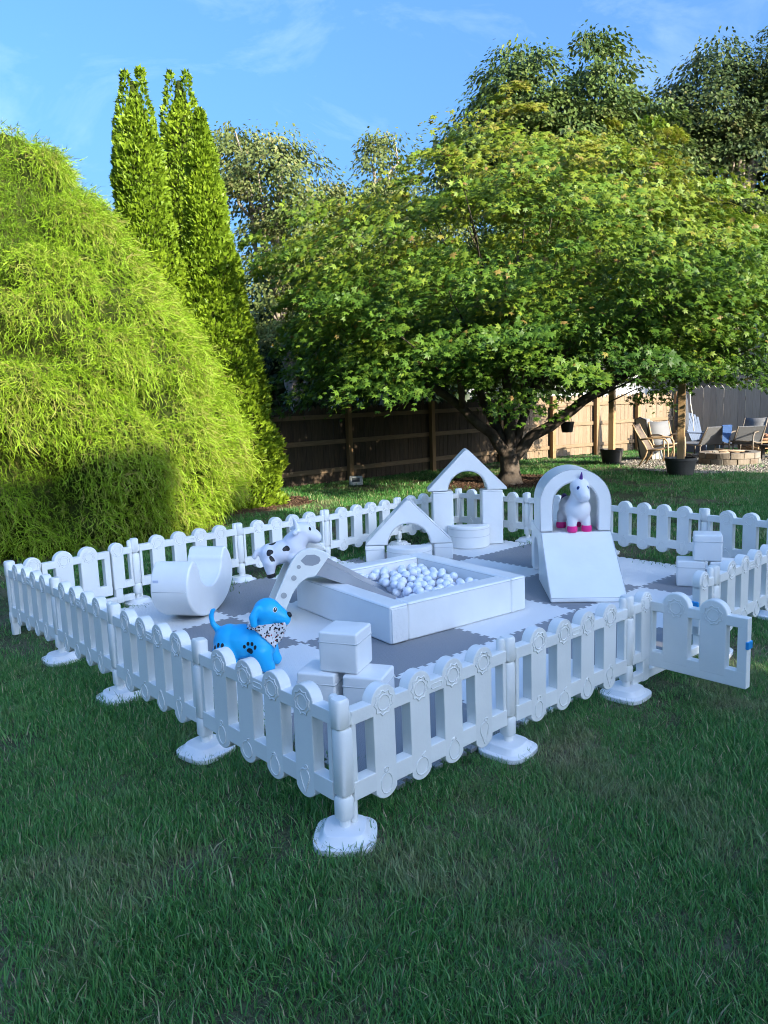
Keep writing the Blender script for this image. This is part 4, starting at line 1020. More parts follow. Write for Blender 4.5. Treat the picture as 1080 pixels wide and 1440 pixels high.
# tall foam house
ang = math.atan2(-.62, .78) * .5 + math.atan2(-.62, .62) * .5
th = empty('foam_house', (4.575, 3.475, MZ), R(-42)); tag(th, 'tall white foam house of two pillars under a peaked arch', 'foam house', 'soft play foam houses')
for s in (-1, 1):
    p = put('pillar', puffy_box('pillar', .225, .235, .60, .003, VINYL), parent=th, loc=(s * .270, 0, 0), bevel=.014, seg=3); loop_seam('seam', rect(.228, .238, .588, .014), p, .0026); loop_seam('seam', rect(.228, .238, .012, .014), p, .0026)
soft_prism('roof', roof_outline(.435, .452, .215, .02), .235, th, loc=(0, 0, .604))
hc = empty('half_cylinder', (4.575 - .17 * .669, 3.475 - .17 * .743, MZ), R(-42)); tag(hc, 'white half-round foam block in front of the tall foam house', 'foam block', 'half-round foam blocks')
def half_cyl(parent, r, h, seamz):
    ol = [(r * math.cos(R(a)), r * math.sin(R(a))) for a in range(180, 361, 7)]
    me = MB().slab(ol, 0, h).mesh('cushion', VINYL, True); put('cushion', me, parent=parent, bevel=.014, seg=3)
    for z in seamz: loop_seam('seam', [(x * 1.004, y * 1.004, z) for x, y in ol], parent, .0028, False)
hc.location = (4.575 - .125 * .669, 3.475 - .125 * .743, MZ)
half_cyl(hc, .228, .238, (.125, .205))
# low foam arch
la = empty('foam_house', (3.60, 3.40, MZ), R(-41)); tag(la, 'low white foam arch with peaked top behind the ball pit', 'foam house', 'soft play foam houses')
for s in (-1, 1):
    p = put('block', puffy_box('block', .19, .235, .165, .003, VINYL), parent=la, loc=(s * .345, 0, 0), bevel=.012, seg=3); loop_seam('seam', rect(.196, .241, .125), p, .0025)
soft_prism('roof', roof_outline(.440, .455, .215, .02), .235, la, loc=(0, 0, .168))
hc2 = empty('half_cylinder', (3.60 - .125 * .656, 3.40 - .125 * .755, MZ), R(-41)); tag(hc2, 'white half-round foam block in front of the low foam arch', 'foam block', 'half-round foam blocks')
half_cyl(hc2, .228, .17, (.12,))
# arch with ramp
ar = empty('foam_ramp_arch', (3.345, 1.115, MZ), R(-46.5)); tag(ar, 'white foam climbing block with ramp and round arch on top', 'foam climber')
BW, RL, BD, BH = .585, .60, .72, .445      # x along the front edge, y away from the ramp foot
wedge = MB()
y0, yb = 0.0, RL
w = BW / 2
wedge.add([(-w, 0, 0), (w, 0, 0), (w, 0, .035), (-w, 0, .035), (-w, yb, 0), (w, yb, 0), (w, yb, BH), (-w, yb, BH)], [(0, 1, 2, 3), (3, 2, 6, 7), (0, 4, 5, 1), (0, 3, 7, 4), (1, 5, 6, 2), (4, 7, 6, 5)])
for yy in (.0,): put('seam', MB().tube([(-w, .004, .037), (w, .004, .037)], .0028, 5).mesh('seam', PIPING, True), parent=ar)
for sx_ in (-1, 1): put('seam', MB().tube([(sx_ * (w - .002), .0, .034), (sx_ * (w - .002), yb, BH - .001)], .0028, 5).mesh('seam', PIPING, True), parent=ar)
put('ramp', wedge.mesh('ramp', VINYL, True), parent=ar, bevel=.012, seg=3)
def tunnel_block():
    ol = [(-BD / 2, 0)] + [(-.20, 0)] + arc(0, .14, .20, 180, 0, 18) + [(.20, 0), (BD / 2, 0), (BD / 2, BH), (-BD / 2, BH)]
    return MB().prism(ol, -w, w).mesh('tunnel_block', VINYL, True)
put('tunnel_block', tunnel_block(), parent=ar, loc=(0, RL + .004 + BD / 2, 0), rot=(0, 0, R(90)), bevel=.012, seg=3)
AO, AI, AL = BW / 2 + .004, BW / 2 - .105, .235
aol = [(-AO, 0), (-AI, 0)] + [(-AI, AL)] + arc(0, AL, AI, 180, 0, 26)[1:-1] + [(AI, AL), (AI, 0), (AO, 0), (AO, AL)] + arc(0, AL, AO, 0, 180, 34)[1:-1] + [(-AO, AL)]
face_seam([(x * .994, z * .994 + .002) for x, z in aol], (-.2225,), ar, (0, RL + .245, BH + .004))
put('arch', MB().prism(aol, -.225, .225).mesh('arch', VINYL, True), parent=ar, loc=(0, RL + .245, BH + .004), bevel=.014, seg=3)
# rocker
ro = empty('foam_rocker', (1.215, 3.125, MZ + .004), R(37)); tag(ro, 'white crescent foam rocker lying on the mats by the closed gate', 'foam rocker')
RO = .385
def crescent():
    low = [(.42 * math.cos(R(a)), .265 + .265 * math.sin(R(a))) for a in range(180, 361, 6)]
    right = [(.412, .330), (.388, .392), (.352, .440), (.312, .470), (.276, .474), (.248, .455), (.230, .420)]
    inner = [(.205 * math.cos(R(a)), .40 + .175 * math.sin(R(a))) for a in range(0, -181, -10)]
    return low + right + inner + [(-x, z) for x, z in reversed(right)]
put('cushion', MB().prism(crescent(), 0, .30).mesh('cushion', VINYL, True), parent=ro, bevel=.016, seg=3)
put('care_tag', MB().box(-.002, .002, -.022, .022, -.010, .010).mesh('care_tag', mat('tag_cloth', (.55, .6, .75), .6)), parent=ro, loc=(-.408, .255, .345))
for yy in (.004, .281): pass
loop_seam('seam', [(-.4205, .02, .27), (-.4205, .15, .27), (-.4205, .28, .27)], ro, .0025, False)

# ------------------------------------------------------------------ slide
sl = empty('toddler_slide', (1.285, 2.535, MZ), math.atan2(-.51, .86)); tag(sl, 'cream toddler slide with grey chute running into the ball pit', 'slide')
side = [(0, 0), (.135, 0), (.185, .13), (.235, .235), (.285, .30), (.34, .335), (.405, .345), (.52, .495), (.475, .523), (.42, .547), (.37, .555), (.32, .545), (.27, .512), (.23, .46), (.20, .405)]
for y in (0, .30):
    p = put('side_panel', MB().prism(side, y - .02, y + .02).mesh('side_panel', CREAM, True), parent=sl, bevel=.008, seg=3)
    sgn = -1
    for yy in ((-.0215, .0) if y == 0 else (.0215, .0),):
        pass
    yf = -.0225 if y == 0 else .3225
    # grey grip window with ribs and three round dots
    gw = [(.300, .470), (.335, .433), (.385, .425), (.430, .437), (.447, .462), (.440, .488), (.405, .508), (.345, .510)]
    fr = MB().prism(gw, min(yf, yf + .004), max(yf, yf + .004)).mesh('grip', GREYP, True); g_ = put('grip', fr, parent=sl, bevel=.003)
    for k in range(7):
        x = .325 + k * .0165
        put('grip_rib', MB().box(x, x + .005, min(yf - .003, yf), max(yf - .003, yf), .448, .494).mesh('grip_rib', mat('grip_rib_grey', (.36, .37, .40), .5)), parent=g_)
    for (x, z, rr_) in ((.285, .425, .015), (.245, .345, .020), (.165, .22, .022)):
        o = put('dot', MB().lathe([(rr_, -.002), (rr_, .002)], 16).mesh('dot', mat('dot_grey', (.40, .40, .39), .5)), parent=sl, loc=(x, yf, z), rot=(R(90), 0, 0))
for k, (x, z) in enumerate(((.10, .12), (.155, .23), (.205, .33))):
    put('step', MB().box(x, x + .085, .02, .28, z - .012, z + .012).mesh('step', CREAM, True), parent=sl, bevel=.006)
put('platform', MB().box(.235, .42, .02, .28, .400, .420).mesh('platform', GREYP, True), parent=sl, bevel=.005)
def chute():
    mb = MB(); n = 14
    top, bot = [], []
    for k in range(n + 1):
        t = k / n; x = .40 + .60 * t
        zt = .492 - .375 * t + .01 * t * t; zb = (.352 - .255 * t)
        wall = zt - zb
        fl = zb + .022
        top.append((x, max(zt, fl + .016), fl, zb))
    prof = []
    for x, zt, fl, zb in top:
        xs = x if zt - fl < .05 else x
        prof.append([(x, .004, zb), (x, .004, zt), (x, .030, zt), (x, .045, fl), (x, .255, fl), (x, .270, zt), (x, .296, zt), (x, .296, zb)])
    for p in prof: mb.v += p
    m = 8
    for k in range(n):
        for j in range(m):
            a, b = k * m + j, k * m + (j + 1) % m
            mb.f.append((a, b, b + m, a + m))
    mb.f.append(tuple(range(m - 1, -1, -1))); mb.f.append(tuple(range(n * m, n * m + m)))
    return mb.mesh('chute', GREYP, True, 40)
cslide = put('chute', chute(), parent=sl, loc=(.005, 0, 0))
put('bolt', MB().lathe([(.011, -.003), (.011, .003)], 14).mesh('bolt', mat('bolt_grey', (.34, .35, .37), .4)), parent=cslide, loc=(.50, .0025, .385), rot=(R(90), 0, 0))

# ------------------------------------------------------------------ hopping animals
def blob_mesh(name, shapes, voxel, smooth, m):
    """one continuous skin round a set of ellipsoids and tapered capsules"""
    bm = bmesh.new()
    def ball(c, r, q=None):
        ret = bmesh.ops.create_icosphere(bm, subdivisions=3, radius=1.0)
        M = Matrix.Translation(c) @ (q.to_matrix().to_4x4() if q else Matrix()) @ Matrix.Diagonal((*r, 1))
        bmesh.ops.transform(bm, matrix=M, verts=ret['verts'])
    for s in shapes:
        if s[0] == 'e':
            ball(Vector(s[1]), s[2], Quaternion((0, 1, 0), R(s[3])) if len(s) > 3 else None)
        else:
            pts = s[1]
            for (p0, r0), (p1, r1) in zip(pts[:-1], pts[1:]):
                for k in range(6):
                    t = k / 5; r = r0 + (r1 - r0) * t; ball(Vector(p0).lerp(Vector(p1), t), (r, r, r))
    me = bpy.data.meshes.new(name); bm.to_mesh(me); bm.free()
    o = bpy.data.objects.new(name, me); COL.objects.link(o)
    a = o.modifiers.new('r', 'REMESH'); a.mode = 'VOXEL'; a.voxel_size = voxel
    b = o.modifiers.new('s', 'SMOOTH'); b.factor = .5; b.iterations = smooth
    dg = bpy.context.evaluated_depsgraph_get()
    out = bpy.data.meshes.new_from_object(o.evaluated_get(dg)); out.name = name
    bpy.data.objects.remove(o)
    out.polygons.foreach_set('use_smooth', [True] * len(out.polygons)); out.materials.clear(); out.materials.append(m)
    return out
def bvh_of(me): return BVHTree.FromPolygons([v.co for v in me.vertices], [tuple(p.vertices) for p in me.polygons])
def decal(name, bvh, origin, direction, up, outline, m, parent, off=.0012, rings=4):
    """a printed patch that follows the skin: outline (u,v) is thrown onto the body along direction"""
    d = Vector(direction).normalized(); u_ = d.cross(Vector(up)).normalized(); v_ = u_.cross(d).normalized(); o = Vector(origin)
    cu = sum(p[0] for p in outline) / len(outline); cv = sum(p[1] for p in outline) / len(outline)
    vs_, fs = [], []; n = len(outline)
    def hit(a, b):
        h = bvh.ray_cast(o - d * .6 + u_ * a + v_ * b, d)
        if h[0] is None: return None
        return h[0] + h[1] * off
    c = hit(cu, cv)
    if c is None: return None
    vs_.append(c)
    for r in range(1, rings + 1):
        for a, b in outline:
            t = r / rings; q = hit(cu + (a - cu) * t, cv + (b - cv) * t); vs_.append(q if q else vs_[-1])
    for k in range(n): fs.append((0, 1 + k, 1 + (k + 1) % n))
    for r in range(1, rings):
        for k in range(n):
            a = 1 + (r - 1) * n; b = 1 + r * n; fs.append((a + k, b + k, b + (k + 1) % n, a + (k + 1) % n))
    mb = MB().add(vs_, fs); return put(name, mb.mesh(name, m, True), parent=parent)
def ell(cx, cy, rx, ry, n=14, rot=0, wob=0.0, seed=0):
    rr_ = random.Random(seed); out = []
    for k in range(n):
        a = 2 * math.pi * k / n; q = 1 + (wob * math.sin(2 * a + seed) + wob * .6 * math.sin(3 * a + seed * 2) if wob else 0)
        x, y = rx * q * math.cos(a), ry * q * math.sin(a); out.append((cx + x * math.cos(rot) - y * math.sin(rot), cy + x * math.sin(rot) + y * math.cos(rot)))
    return out
# blue dog: local +x is forward, z up, base at the paws
DOGB = mat('blue_rubber', (.015, .45, .85), .42, .03, 60, spec=.4)
dog = empty('dog_toy', (.745, 1.815, MZ), math.atan2(-.75, .66)); tag(dog, 'blue inflatable hopping dog with paw prints and a spotted bandana', 'toy dog', 'inflatable hopping animals')
dm = blob_mesh('body', [('e', (-.05, 0, .175), (.150, .112, .108), 0), ('e', (-.130, 0, .172), (.098, .112, .112), 0), ('e', (.06, 0, .170), (.110, .108, .108), 0),
    ('c', [((.07, 0, .20), .092), ((.105, 0, .275), .074), ((.115, 0, .32), .072)]),
    ('e', (.120, 0, .362), (.090, .082, .086), 10), ('c', [((.165, 0, .348), .064), ((.205, 0, .326), .052), ((.218, 0, .318), .046)]), ('e', (.205, 0, .292), (.036, .038, .016), 15),
    ('c', [((.080, .080, .405), .020), ((.058, .098, .355), .026), ((.064, .102, .310), .022)]), ('c', [((.080, -.080, .405), .020), ((.058, -.098, .355), .026), ((.064, -.102, .310), .022)]),
    ('c', [((.085, .070, .13), .066), ((.110, .075, .060), .050), ((.132, .075, .040), .040)]), ('c', [((.085, -.070, .13), .066), ((.110, -.075, .060), .050), ((.132, -.075, .040), .040)]),
    ('c', [((-.14, .070, .13), .076), ((-.130, .080, .060), .052), ((-.085, .080, .040), .040)]), ('c', [((-.14, -.070, .13), .076), ((-.130, -.080, .060), .052), ((-.085, -.080, .040), .040)]),
    ('c', [((-.195, 0, .245), .024), ((-.228, 0, .285), .018), ((-.238, 0, .33), .017), ((-.226, 0, .368), .015), ((-.214, 0, .378), .011)])], .0085, 7, DOGB)
put('body', dm, parent=dog); db = bvh_of(dm)
for s in (1, -1):
    dr = (0, s, 0); mir = 1
    for (cx, cz, nm) in ((-.150, .165, 0), (.030, .170, 0)):
        # pad and four toes; u runs along d x up
        for (ou, ov, a, b) in ((0, -.020, .023, .017), (-.034, .006, .009, .012), (-.012, .022, .0095, .012), (.014, .022, .0095, .012), (.035, .004, .009, .012)):
            uu = Vector(dr).cross(Vector((0, 0, 1))).x
            decal('paw_print', db, (cx + ou, 0, cz + ov), dr, (0, 0, 1), ell(0, 0, a, b, 12), BLACK, dog, rings=2)
    e1 = decal('eye', db, (.168, 0, .388), (-.28, s, 0), (0, 0, 1), ell(0, 0, .0135, .0155), mat('eye_white', (.75, .75, .75), .3), dog, .0012, 2)
    decal('pupil', db, (.169, 0, .388), (-.28, s, 0), (0, 0, 1), ell(0, 0, .0105, .0125), BLACK, dog, .0020, 2); decal('glint', db, (.171, 0, .392), (-.28, s, 0), (0, 0, 1), ell(0, 0, .0035, .0045, 8), mat('eye_white', (.75, .75, .75), .3), dog, .0028, 1)
put('nose', MB().lathe([(.002, -.014), (.014, -.010), (.020, 0), (.014, .011), (.002, .014)], 14, caps=False).mesh('nose', BLACK, True), parent=dog, loc=(.254, 0, .343), rot=(0, R(60), 0))
# bandana
def bandana_mat():
    m = bpy.data.materials.new('bandana_cloth'); m.use_nodes = True; nt = m.node_tree; b = nt.nodes['Principled BSDF']; b.inputs['Roughness'].default_value = .9
    tc = nt.nodes.new('ShaderNodeTexCoord'); vo = nt.nodes.new('ShaderNodeTexVoronoi'); vo.inputs['Scale'].default_value = 62; nt.links.new(tc.outputs['Object'], vo.inputs['Vector'])
    r = nt.nodes.new('ShaderNodeValToRGB'); r.color_ramp.interpolation = 'CONSTANT'; e = r.color_ramp.elements
    e[0].color = (1, 1, 1, 1); e[0].position = 0; e[1].position = .40; e[1].color = (0, 0, 0, 1); nt.links.new(vo.outputs['Distance'], r.inputs[0])
    sp = nt.nodes.new('ShaderNodeSeparateColor'); nt.links.new(vo.outputs['Color'], sp.inputs[0])
    r2 = nt.nodes.new('ShaderNodeValToRGB'); r2.color_ramp.interpolation = 'CONSTANT'; e = r2.color_ramp.elements
    e[0].color = (.02, .02, .025, 1); e[1].position = .62; e[1].color = (.30, .06, .05, 1); k = e.new(.8); k.color = (.28, .27, .28, 1); nt.links.new(sp.outputs[0], r2.inputs[0])
    mx = nt.nodes.new('ShaderNodeMix'); mx.data_type = 'RGBA'; mx.inputs[6].default_value = (.72, .70, .70, 1); nt.links.new(r.outputs[0], mx.inputs[0]); nt.links.new(r2.outputs[0], mx.inputs[7]); nt.links.new(mx.outputs[2], b.inputs['Base Color'])
    return m
def bandana():
    vs_, fs = [], []; n = 56; rows = 10; ox = .105
    for k in range(n):
        a = 2 * math.pi * k / n; th0 = R(-38); da = abs((a - th0 + math.pi) % (2 * math.pi) - math.pi)
        Lh = .030 + .130 * max(0, 1 - da / R(75)) ** 1.0
        hd = Vector((math.cos(a), math.sin(a), 0)); rad = 0
        for r in range(rows + 1):
            z = .302 + .006 * math.cos(a) - Lh * r / rows
            h = db.ray_cast(Vector((ox, 0, z)) + hd * .16, -hd)
            rr_ = ((h[0] - Vector((ox, 0, z))).dot(hd) if h[0] else .07) + .007 + .0025 * math.sin(a * 6 + r * .5)
            rr_ = min(rr_, .135)
            rad = rr_ if r == 0 else min(max(rr_, rad - .004), rad + .014)
            vs_.append(tuple(Vector((ox, 0, z)) + hd * rad))
    for k in range(n):
        k2 = (k + 1) % n
        for r in range(rows): fs.append((k * (rows + 1) + r, k2 * (rows + 1) + r, k2 * (rows + 1) + r + 1, k * (rows + 1) + r + 1))
    o = put('bandana', MB().add(vs_, fs).mesh('bandana', bandana_mat(), True), parent=dog); sm = o.modifiers.new('s', 'SOLIDIFY'); sm.thickness = .0025; sm.offset = 1
bandana()
# spotted cow on the slide
COWW = mat('white_rubber', (.76, .76, .82), .38, .03, 60, spec=.4)
cow = empty('cow_toy', (1.425, 2.625, MZ + .345), 0); cow.scale = (.92,) * 3; cow.rotation_euler = (0, R(-10), math.atan2(-.51, .86)); tag(cow, 'white inflatable hopping cow with black spots on top of the slide', 'toy cow', 'inflatable hopping animals')
cm = blob_mesh('body', [('e', (.13, 0, .160), (.155, .105, .095), -8), ('e', (.045, 0, .155), (.090, .100, .100), 0), ('e', (.24, 0, .175), (.105, .105, .100), 0),
    ('c', [((.25, 0, .20), .098), ((.305, 0, .245), .086), ((.335, 0, .27), .080)]), ('e', (.345, 0, .282), (.088, .082, .082), 30), ('c', [((.375, 0, .262), .070), ((.425, 0, .222), .058), ((.432, 0, .212), .054)]),
    ('c', [((.305, .040, .340), .024), ((.296, .050, .40), .011)]), ('c', [((.305, -.040, .340), .024), ((.296, -.050, .40), .011)]), ('c', [((.295, .075, .315), .02), ((.270, .118, .305), .022)]), ('c', [((.295, -.075, .315), .02), ((.270, -.118, .305), .022)]),
    ('c', [((.025, .058, .11), .058), ((.015, .060, .04), .038), ((.015, .060, .022), .034)]), ('c', [((.025, -.058, .11), .058), ((.015, -.060, .04), .038), ((.015, -.060, .022), .034)]),
    ('c', [((.22, .058, .11), .056), ((.225, .060, .04), .038), ((.225, .060, .022), .034)]), ('c', [((.22, -.058, .11), .056), ((.225, -.060, .04), .038), ((.225, -.060, .022), .034)]),
    ('c', [((-.025, 0, .215), .022), ((-.060, 0, .205), .021), ((-.082, 0, .170), .020)])], .0085, 8, COWW)
put('body', cm, parent=cow); cb = bvh_of(cm)
for i, (x, z, a, b, s) in enumerate(((.045, .195, .024, .026, 1), (.050, .145, .014, .034, 1), (.180, .195, .026, .024, 1), (.04, .18, .028, .036, -1), (.17, .19, .03, .024, -1), (.35, .31, .02, .03, -1))):
    decal('spot', cb, (x, 0, z), (0, s, 0), (0, 0, 1), ell(0, 0, a, b, 18, .3 * i, .2, i + 1), BLACK, cow, rings=4)
decal('spot', cb, (.085, -.02, 0), (0, 0, -1), (1, 0, 0), ell(0, 0, .020, .030, 16, 0, .15, 3), BLACK, cow)
for x, y in ((.015, .060), (.015, -.060), (.225, .060), (.225, -.060)):
    put('hoof', MB().lathe([(.030, -.012), (.036, -.006), (.0365, .012), (.033, .022)], 18).mesh('hoof', BLACK, True, 40), parent=cow, loc=(x, y, 0))
for s in (1, -1): decal('eye', cb, (.385, 0, .300), (-.3, s, 0), (0, 0, 1), ell(0, 0, .012, .015), BLACK, cow, .0015, 2)
# unicorn in the arch
UNI = mat('unicorn_white', (.78, .78, .80), .4, .03, 60, spec=.4); PINK = mat('pink_rubber', (.86, .03, .26), .4); PURP = mat('purple_rubber', (.12, .045, .26), .4); WING = mat('grey_wing', (.45, .44, .42), .5)
ux, uy = 3.345 + (.02) * math.cos(R(-46.5)) - (RL + .112) * math.sin(R(-46.5)) * 1, 1.115 + (.02) * math.sin(R(-46.5)) + (RL + .112) * math.cos(R(-46.5))
uni = empty('unicorn_toy', (ux, uy, MZ + BH + .012), R(-124)); uni.scale = (1.06,) * 3; tag(uni, 'white inflatable unicorn with pink hooves and purple horn standing in the foam arch', 'toy unicorn', 'inflatable hopping animals')
um = blob_mesh('body', [('e', (-.09, 0, .160), (.135, .090, .090), 0), ('e', (.03, 0, .168), (.100, .106, .106), 0), ('e', (-.15, 0, .165), (.080, .085, .090), 0),
    ('c', [((.03, 0, .20), .085), ((.055, 0, .275), .066), ((.065, 0, .33), .062)]), ('e', (.070, 0, .348), (.080, .078, .078), 20), ('c', [((.10, 0, .325), .066), ((.145, 0, .290), .054), ((.155, 0, .282), .050)]),
    ('c', [((.045, .035, .395), .018), ((.035, .042, .425), .008)]), ('c', [((.045, -.035, .395), .018), ((.035, -.042, .425), .008)]),
    ('c', [((.05, .055, .10), .044), ((.065, .060, .04), .036), ((.068, .060, .024), .036)]), ('c', [((.05, -.055, .10), .044), ((.065, -.060, .04), .036), ((.068, -.060, .024), .036)]),
    ('c', [((-.15, .055, .10), .048), ((-.16, .065, .04), .036), ((-.16, .065, .024), .036)]), ('c', [((-.15, -.055, .10), .048), ((-.16, -.065, .04), .036), ((-.16, -.065, .024), .036)])], .0085, 7, UNI)
put('body', um, parent=uni); ub = bvh_of(um)
for x, y in ((.070, .060), (.070, -.060), (-.158, .065), (-.158, -.065)):
    put('hoof', MB().lathe([(.034, -.012), (.041, -.004), (.0415, .022), (.037, .038)], 20).mesh('hoof', PINK, True, 40), parent=uni, loc=(x, y, 0))
put('horn', MB().lathe([(.016, -.01), (.011, .03), (.003, .062)], 12).mesh('horn', PURP, True, 40), parent=uni, loc=(.098, 0, .410), rot=(0, R(14), 0))
mn = MB()
for k in range(7):
    a = k / 6; p = (.055 - .10 * a, .012 * math.sin(k * 2.1), .418 - .20 * a); mn.lathe([(.004, p[2] - .026), (.022, p[2] - .012), (.024, p[2]), (.014, p[2] + .014), (.002, p[2] + .02)], 10, (p[0], p[1]), caps=False)
put('mane', mn.mesh('mane', PURP, True), parent=uni)
fl = MB()
for k in range(4): fl.lathe([(.004, .412), (.019, .420), (.017, .437), (.003, .447)], 9, (.072 - .018 * k, .020 * (-1) ** k + .008), caps=False)
put('forelock', fl.mesh('forelock', PINK, True), parent=uni)
put('tail', MB().tube([(-.215, 0, .215), (-.255, .0, .235), (-.275, 0, .20), (-.272, 0, .13)], [.018, .026, .024, .008], 10).mesh('tail', PURP, True), parent=uni)
for s in (1, -1):
    decal('eye', ub, (.112, 0, .350), (-.75, s, 0), (0, 0, 1), ell(0, 0, .0115, .014), mat('eye_blue', (.02, .08, .32), .25), uni, .0015, 2)
    decal('pupil', ub, (.112, 0, .350), (-.75, s, 0), (0, 0, 1), ell(0, 0, .006, .008, 10), BLACK, uni, .0024, 2)
# ------------------------------------------------------------------ the patio corner
POT = mat('planter_plastic', (.045, .042, .040), .6, .3, 40, .3, 4); TIMBER = mat('post_timber', (.34, .225, .115), .8, .4, 30, .15, 5, stretch=(9, 9, .8)); SOIL = mat('potting_soil', (.03, .022, .016), .95, .8, 40)
def planter(label, x, y, r, h, ph, pw, rz):
    t = empty('planter', (x, y, .012), rz); tag(t, label, 'planter', 'planters holding timber posts')
    put('pot', MB().lathe([(r * .74, 0), (r * .78, .01), (r * .96, h - .05), (r * 1.0, h - .045), (r * 1.0, h), (r * .93, h), (r * .90, h - .05), (.05, h - .055)], 28).mesh('pot', POT, True, 35), parent=t)
    put('soil', MB().lathe([(r * .90, h - .075), (r * .6, h - .035), (.06, h - .03)], 20).mesh('soil', SOIL, True), parent=t)
    put('post', MB().box(-pw / 2, pw / 2, -pw / 2, pw / 2, .03, ph).mesh('post', TIMBER), parent=t, bevel=.005)
    put('hook', MB().tube([(0, -pw / 2, ph - .12), (0, -pw / 2 - .04, ph - .12), (0, -pw / 2 - .05, ph - .09)], .006, 6).mesh('hook', mat('steel', (.4, .4, .42), .35, metal=1)), parent=t)
planter('black planter tub with a timber post beside the tan patio chair', 12.30, 4.90, .30, .33, 2.15, .125, R(20))
planter('black planter tub with a timber post near the sunlit fence', 13.95, 7.40, .265, .33, 2.25, .125, R(10))
CORD = mat('dark_cord', (.03, .03, .03), .6)
# hanging pot on a wire between the maple and the far post
hx, hy = V(4.02, 16.2)
hp = empty('hanging_pot', (hx, hy, .82)); tag(hp, 'small black pot hanging from a wire beside the maple limb', 'hanging pot')
put('pot', MB().lathe([(.105, 0), (.115, .01), (.145, .20), (.152, .20), (.152, .225), (.13, .225), (.125, .19), (.02, .185)], 22).mesh('pot', mat('hanging_pot_black', (.012, .012, .013), .5), True, 35), parent=hp)
for k in range(3):
    a = R(120 * k + 20); put('hanger_wire', MB().tube([(.14 * math.cos(a), .14 * math.sin(a), .22), (0, 0, .62)], .005, 5).mesh('hanger_wire', CORD), parent=hp)
p0 = Vector((10.45, 6.35, 1.75)); p1 = Vector((hx, hy, 1.44)); p2 = Vector((13.95, 7.34, 2.1))
pts = []
for a, b, s in ((p0, p1, .10), (p1, p2, .22)):
    for k in range(10):
        t = k / 9; q = a.lerp(b, t); q.z -= s * math.sin(math.pi * t); pts.append(q)
sw = empty('string_light_wire', (0, 0, 0)); tag(sw, 'sagging dark wire strung from the maple to the far timber post', 'wire'); put('wire', MB().tube(pts, .006, 5).mesh('wire', CORD), parent=sw)
# sling chairs
TAN = mat('tan_frame', (.33, .23, .135), .5, .1, 30); SLING = mat('brown_sling', (.13, .10, .08), .8, .3, 200); GREYS = mat('grey_sling', (.15, .155, .165), .7, .3, 200); BRONZE = mat('bronze_frame', (.14, .115, .09), .45)
def sling_chair(label, x, y, rz, frame, sling, recl=0.0):
    t = empty('sling_chair', (x, y, .02), rz); tag(t, label, 'patio chair', 'sling patio chairs')
    # local +x is the direction one faces
    prof = [(.25, .40), (.05, .36), (-.17, .35), (-.235, .43), (-.30 - recl * .4, .62), (-.37 - recl, .80), (-.41 - recl * 1.1, .90)]
    for s in (-.27, .27):
        put('arm', MB().tube([(.26, s, .02), (.275, s, .30), (.26, s, .52), (.20, s, .595), (.05, s, .610), (-.15, s, .60), (-.29, s, .585)], .020, 8).mesh('arm', frame, True), parent=t)
        put('leg', MB().tube([(-.33, s * .96, .02), (-.20, s * .96, .22), (-.16, s * .96, .34), (-.22, s * .96, .46), (-.30 - recl * .4, s * .96, .62), (-.37 - recl, s * .96, .80), (-.41 - recl * 1.1, s * .96, .90)], .020, 8).mesh('leg', frame, True), parent=t)
        put('seat_rail', MB().tube([(-.16, s * .96, .345), (.05, s * .96, .355), (.26, s * .96, .40)], .018, 8).mesh('seat_rail', frame, True), parent=t)
    put('cross_bar', MB().tube([(.25, -.26, .40), (.25, .26, .40)], .014, 8).mesh('cross_bar', frame, True), parent=t)
    me = MB()
    n = len(prof)
    for px, pz in prof: me.v += [(px, -.25, pz + .008), (px, 0, pz - .012), (px, .25, pz + .008)]
    for k in range(n - 1):
        for j in range(2): a = k * 3 + j; me.f.append((a, a + 1, a + 4, a + 3))
    o = put('sling', me.mesh('sling', sling, True), parent=t); sd = o.modifiers.new('s', 'SOLIDIFY'); sd.thickness = .008
    return t
cx, cy = V(6.05, 16.4)
sling_chair('brown sling patio chair with tan arms turned towards the fire pit', 13.75, 6.15, R(-75), TAN, SLING, .06)
sling_chair('tan-framed sling chair half hidden behind the timber post', 14.95, 6.55, R(-120), TAN, GREYS)
sling_chair('bronze-framed grey sling chair behind the stone fire pit', 16.35, 5.35, R(178), BRONZE, GREYS, .05)
# folded padded loungers leaning together
PADM = mat('pale_lounger_pad', (.36, .36, .34), .8, .3, 60)
fx_, fy_ = V(6.42, 18.0)
fl_ = empty('folded_lounger', (fx_, fy_, .02), R(-30)); tag(fl_, 'pale folded lounger pads standing upright by the fence post', 'lounger')
for k in range(3):
    p = put('pad', puffy_box('pad', .10, .50, .98 - .05 * k, .02, PADM), parent=fl_, loc=(.115 * k, .02 * k, .0), rot=(0, R(-10 - 2 * k), 0), bevel=.03, seg=3)
put('frame', MB().tube([(-.06, -.25, .02), (-.22, -.25, .95), (-.23, 0, 1.0), (-.22, .25, .95), (-.06, .25, .02)], .018, 8).mesh('frame', mat('dark_frame', (.05, .05, .055), .5), True), parent=fl_)
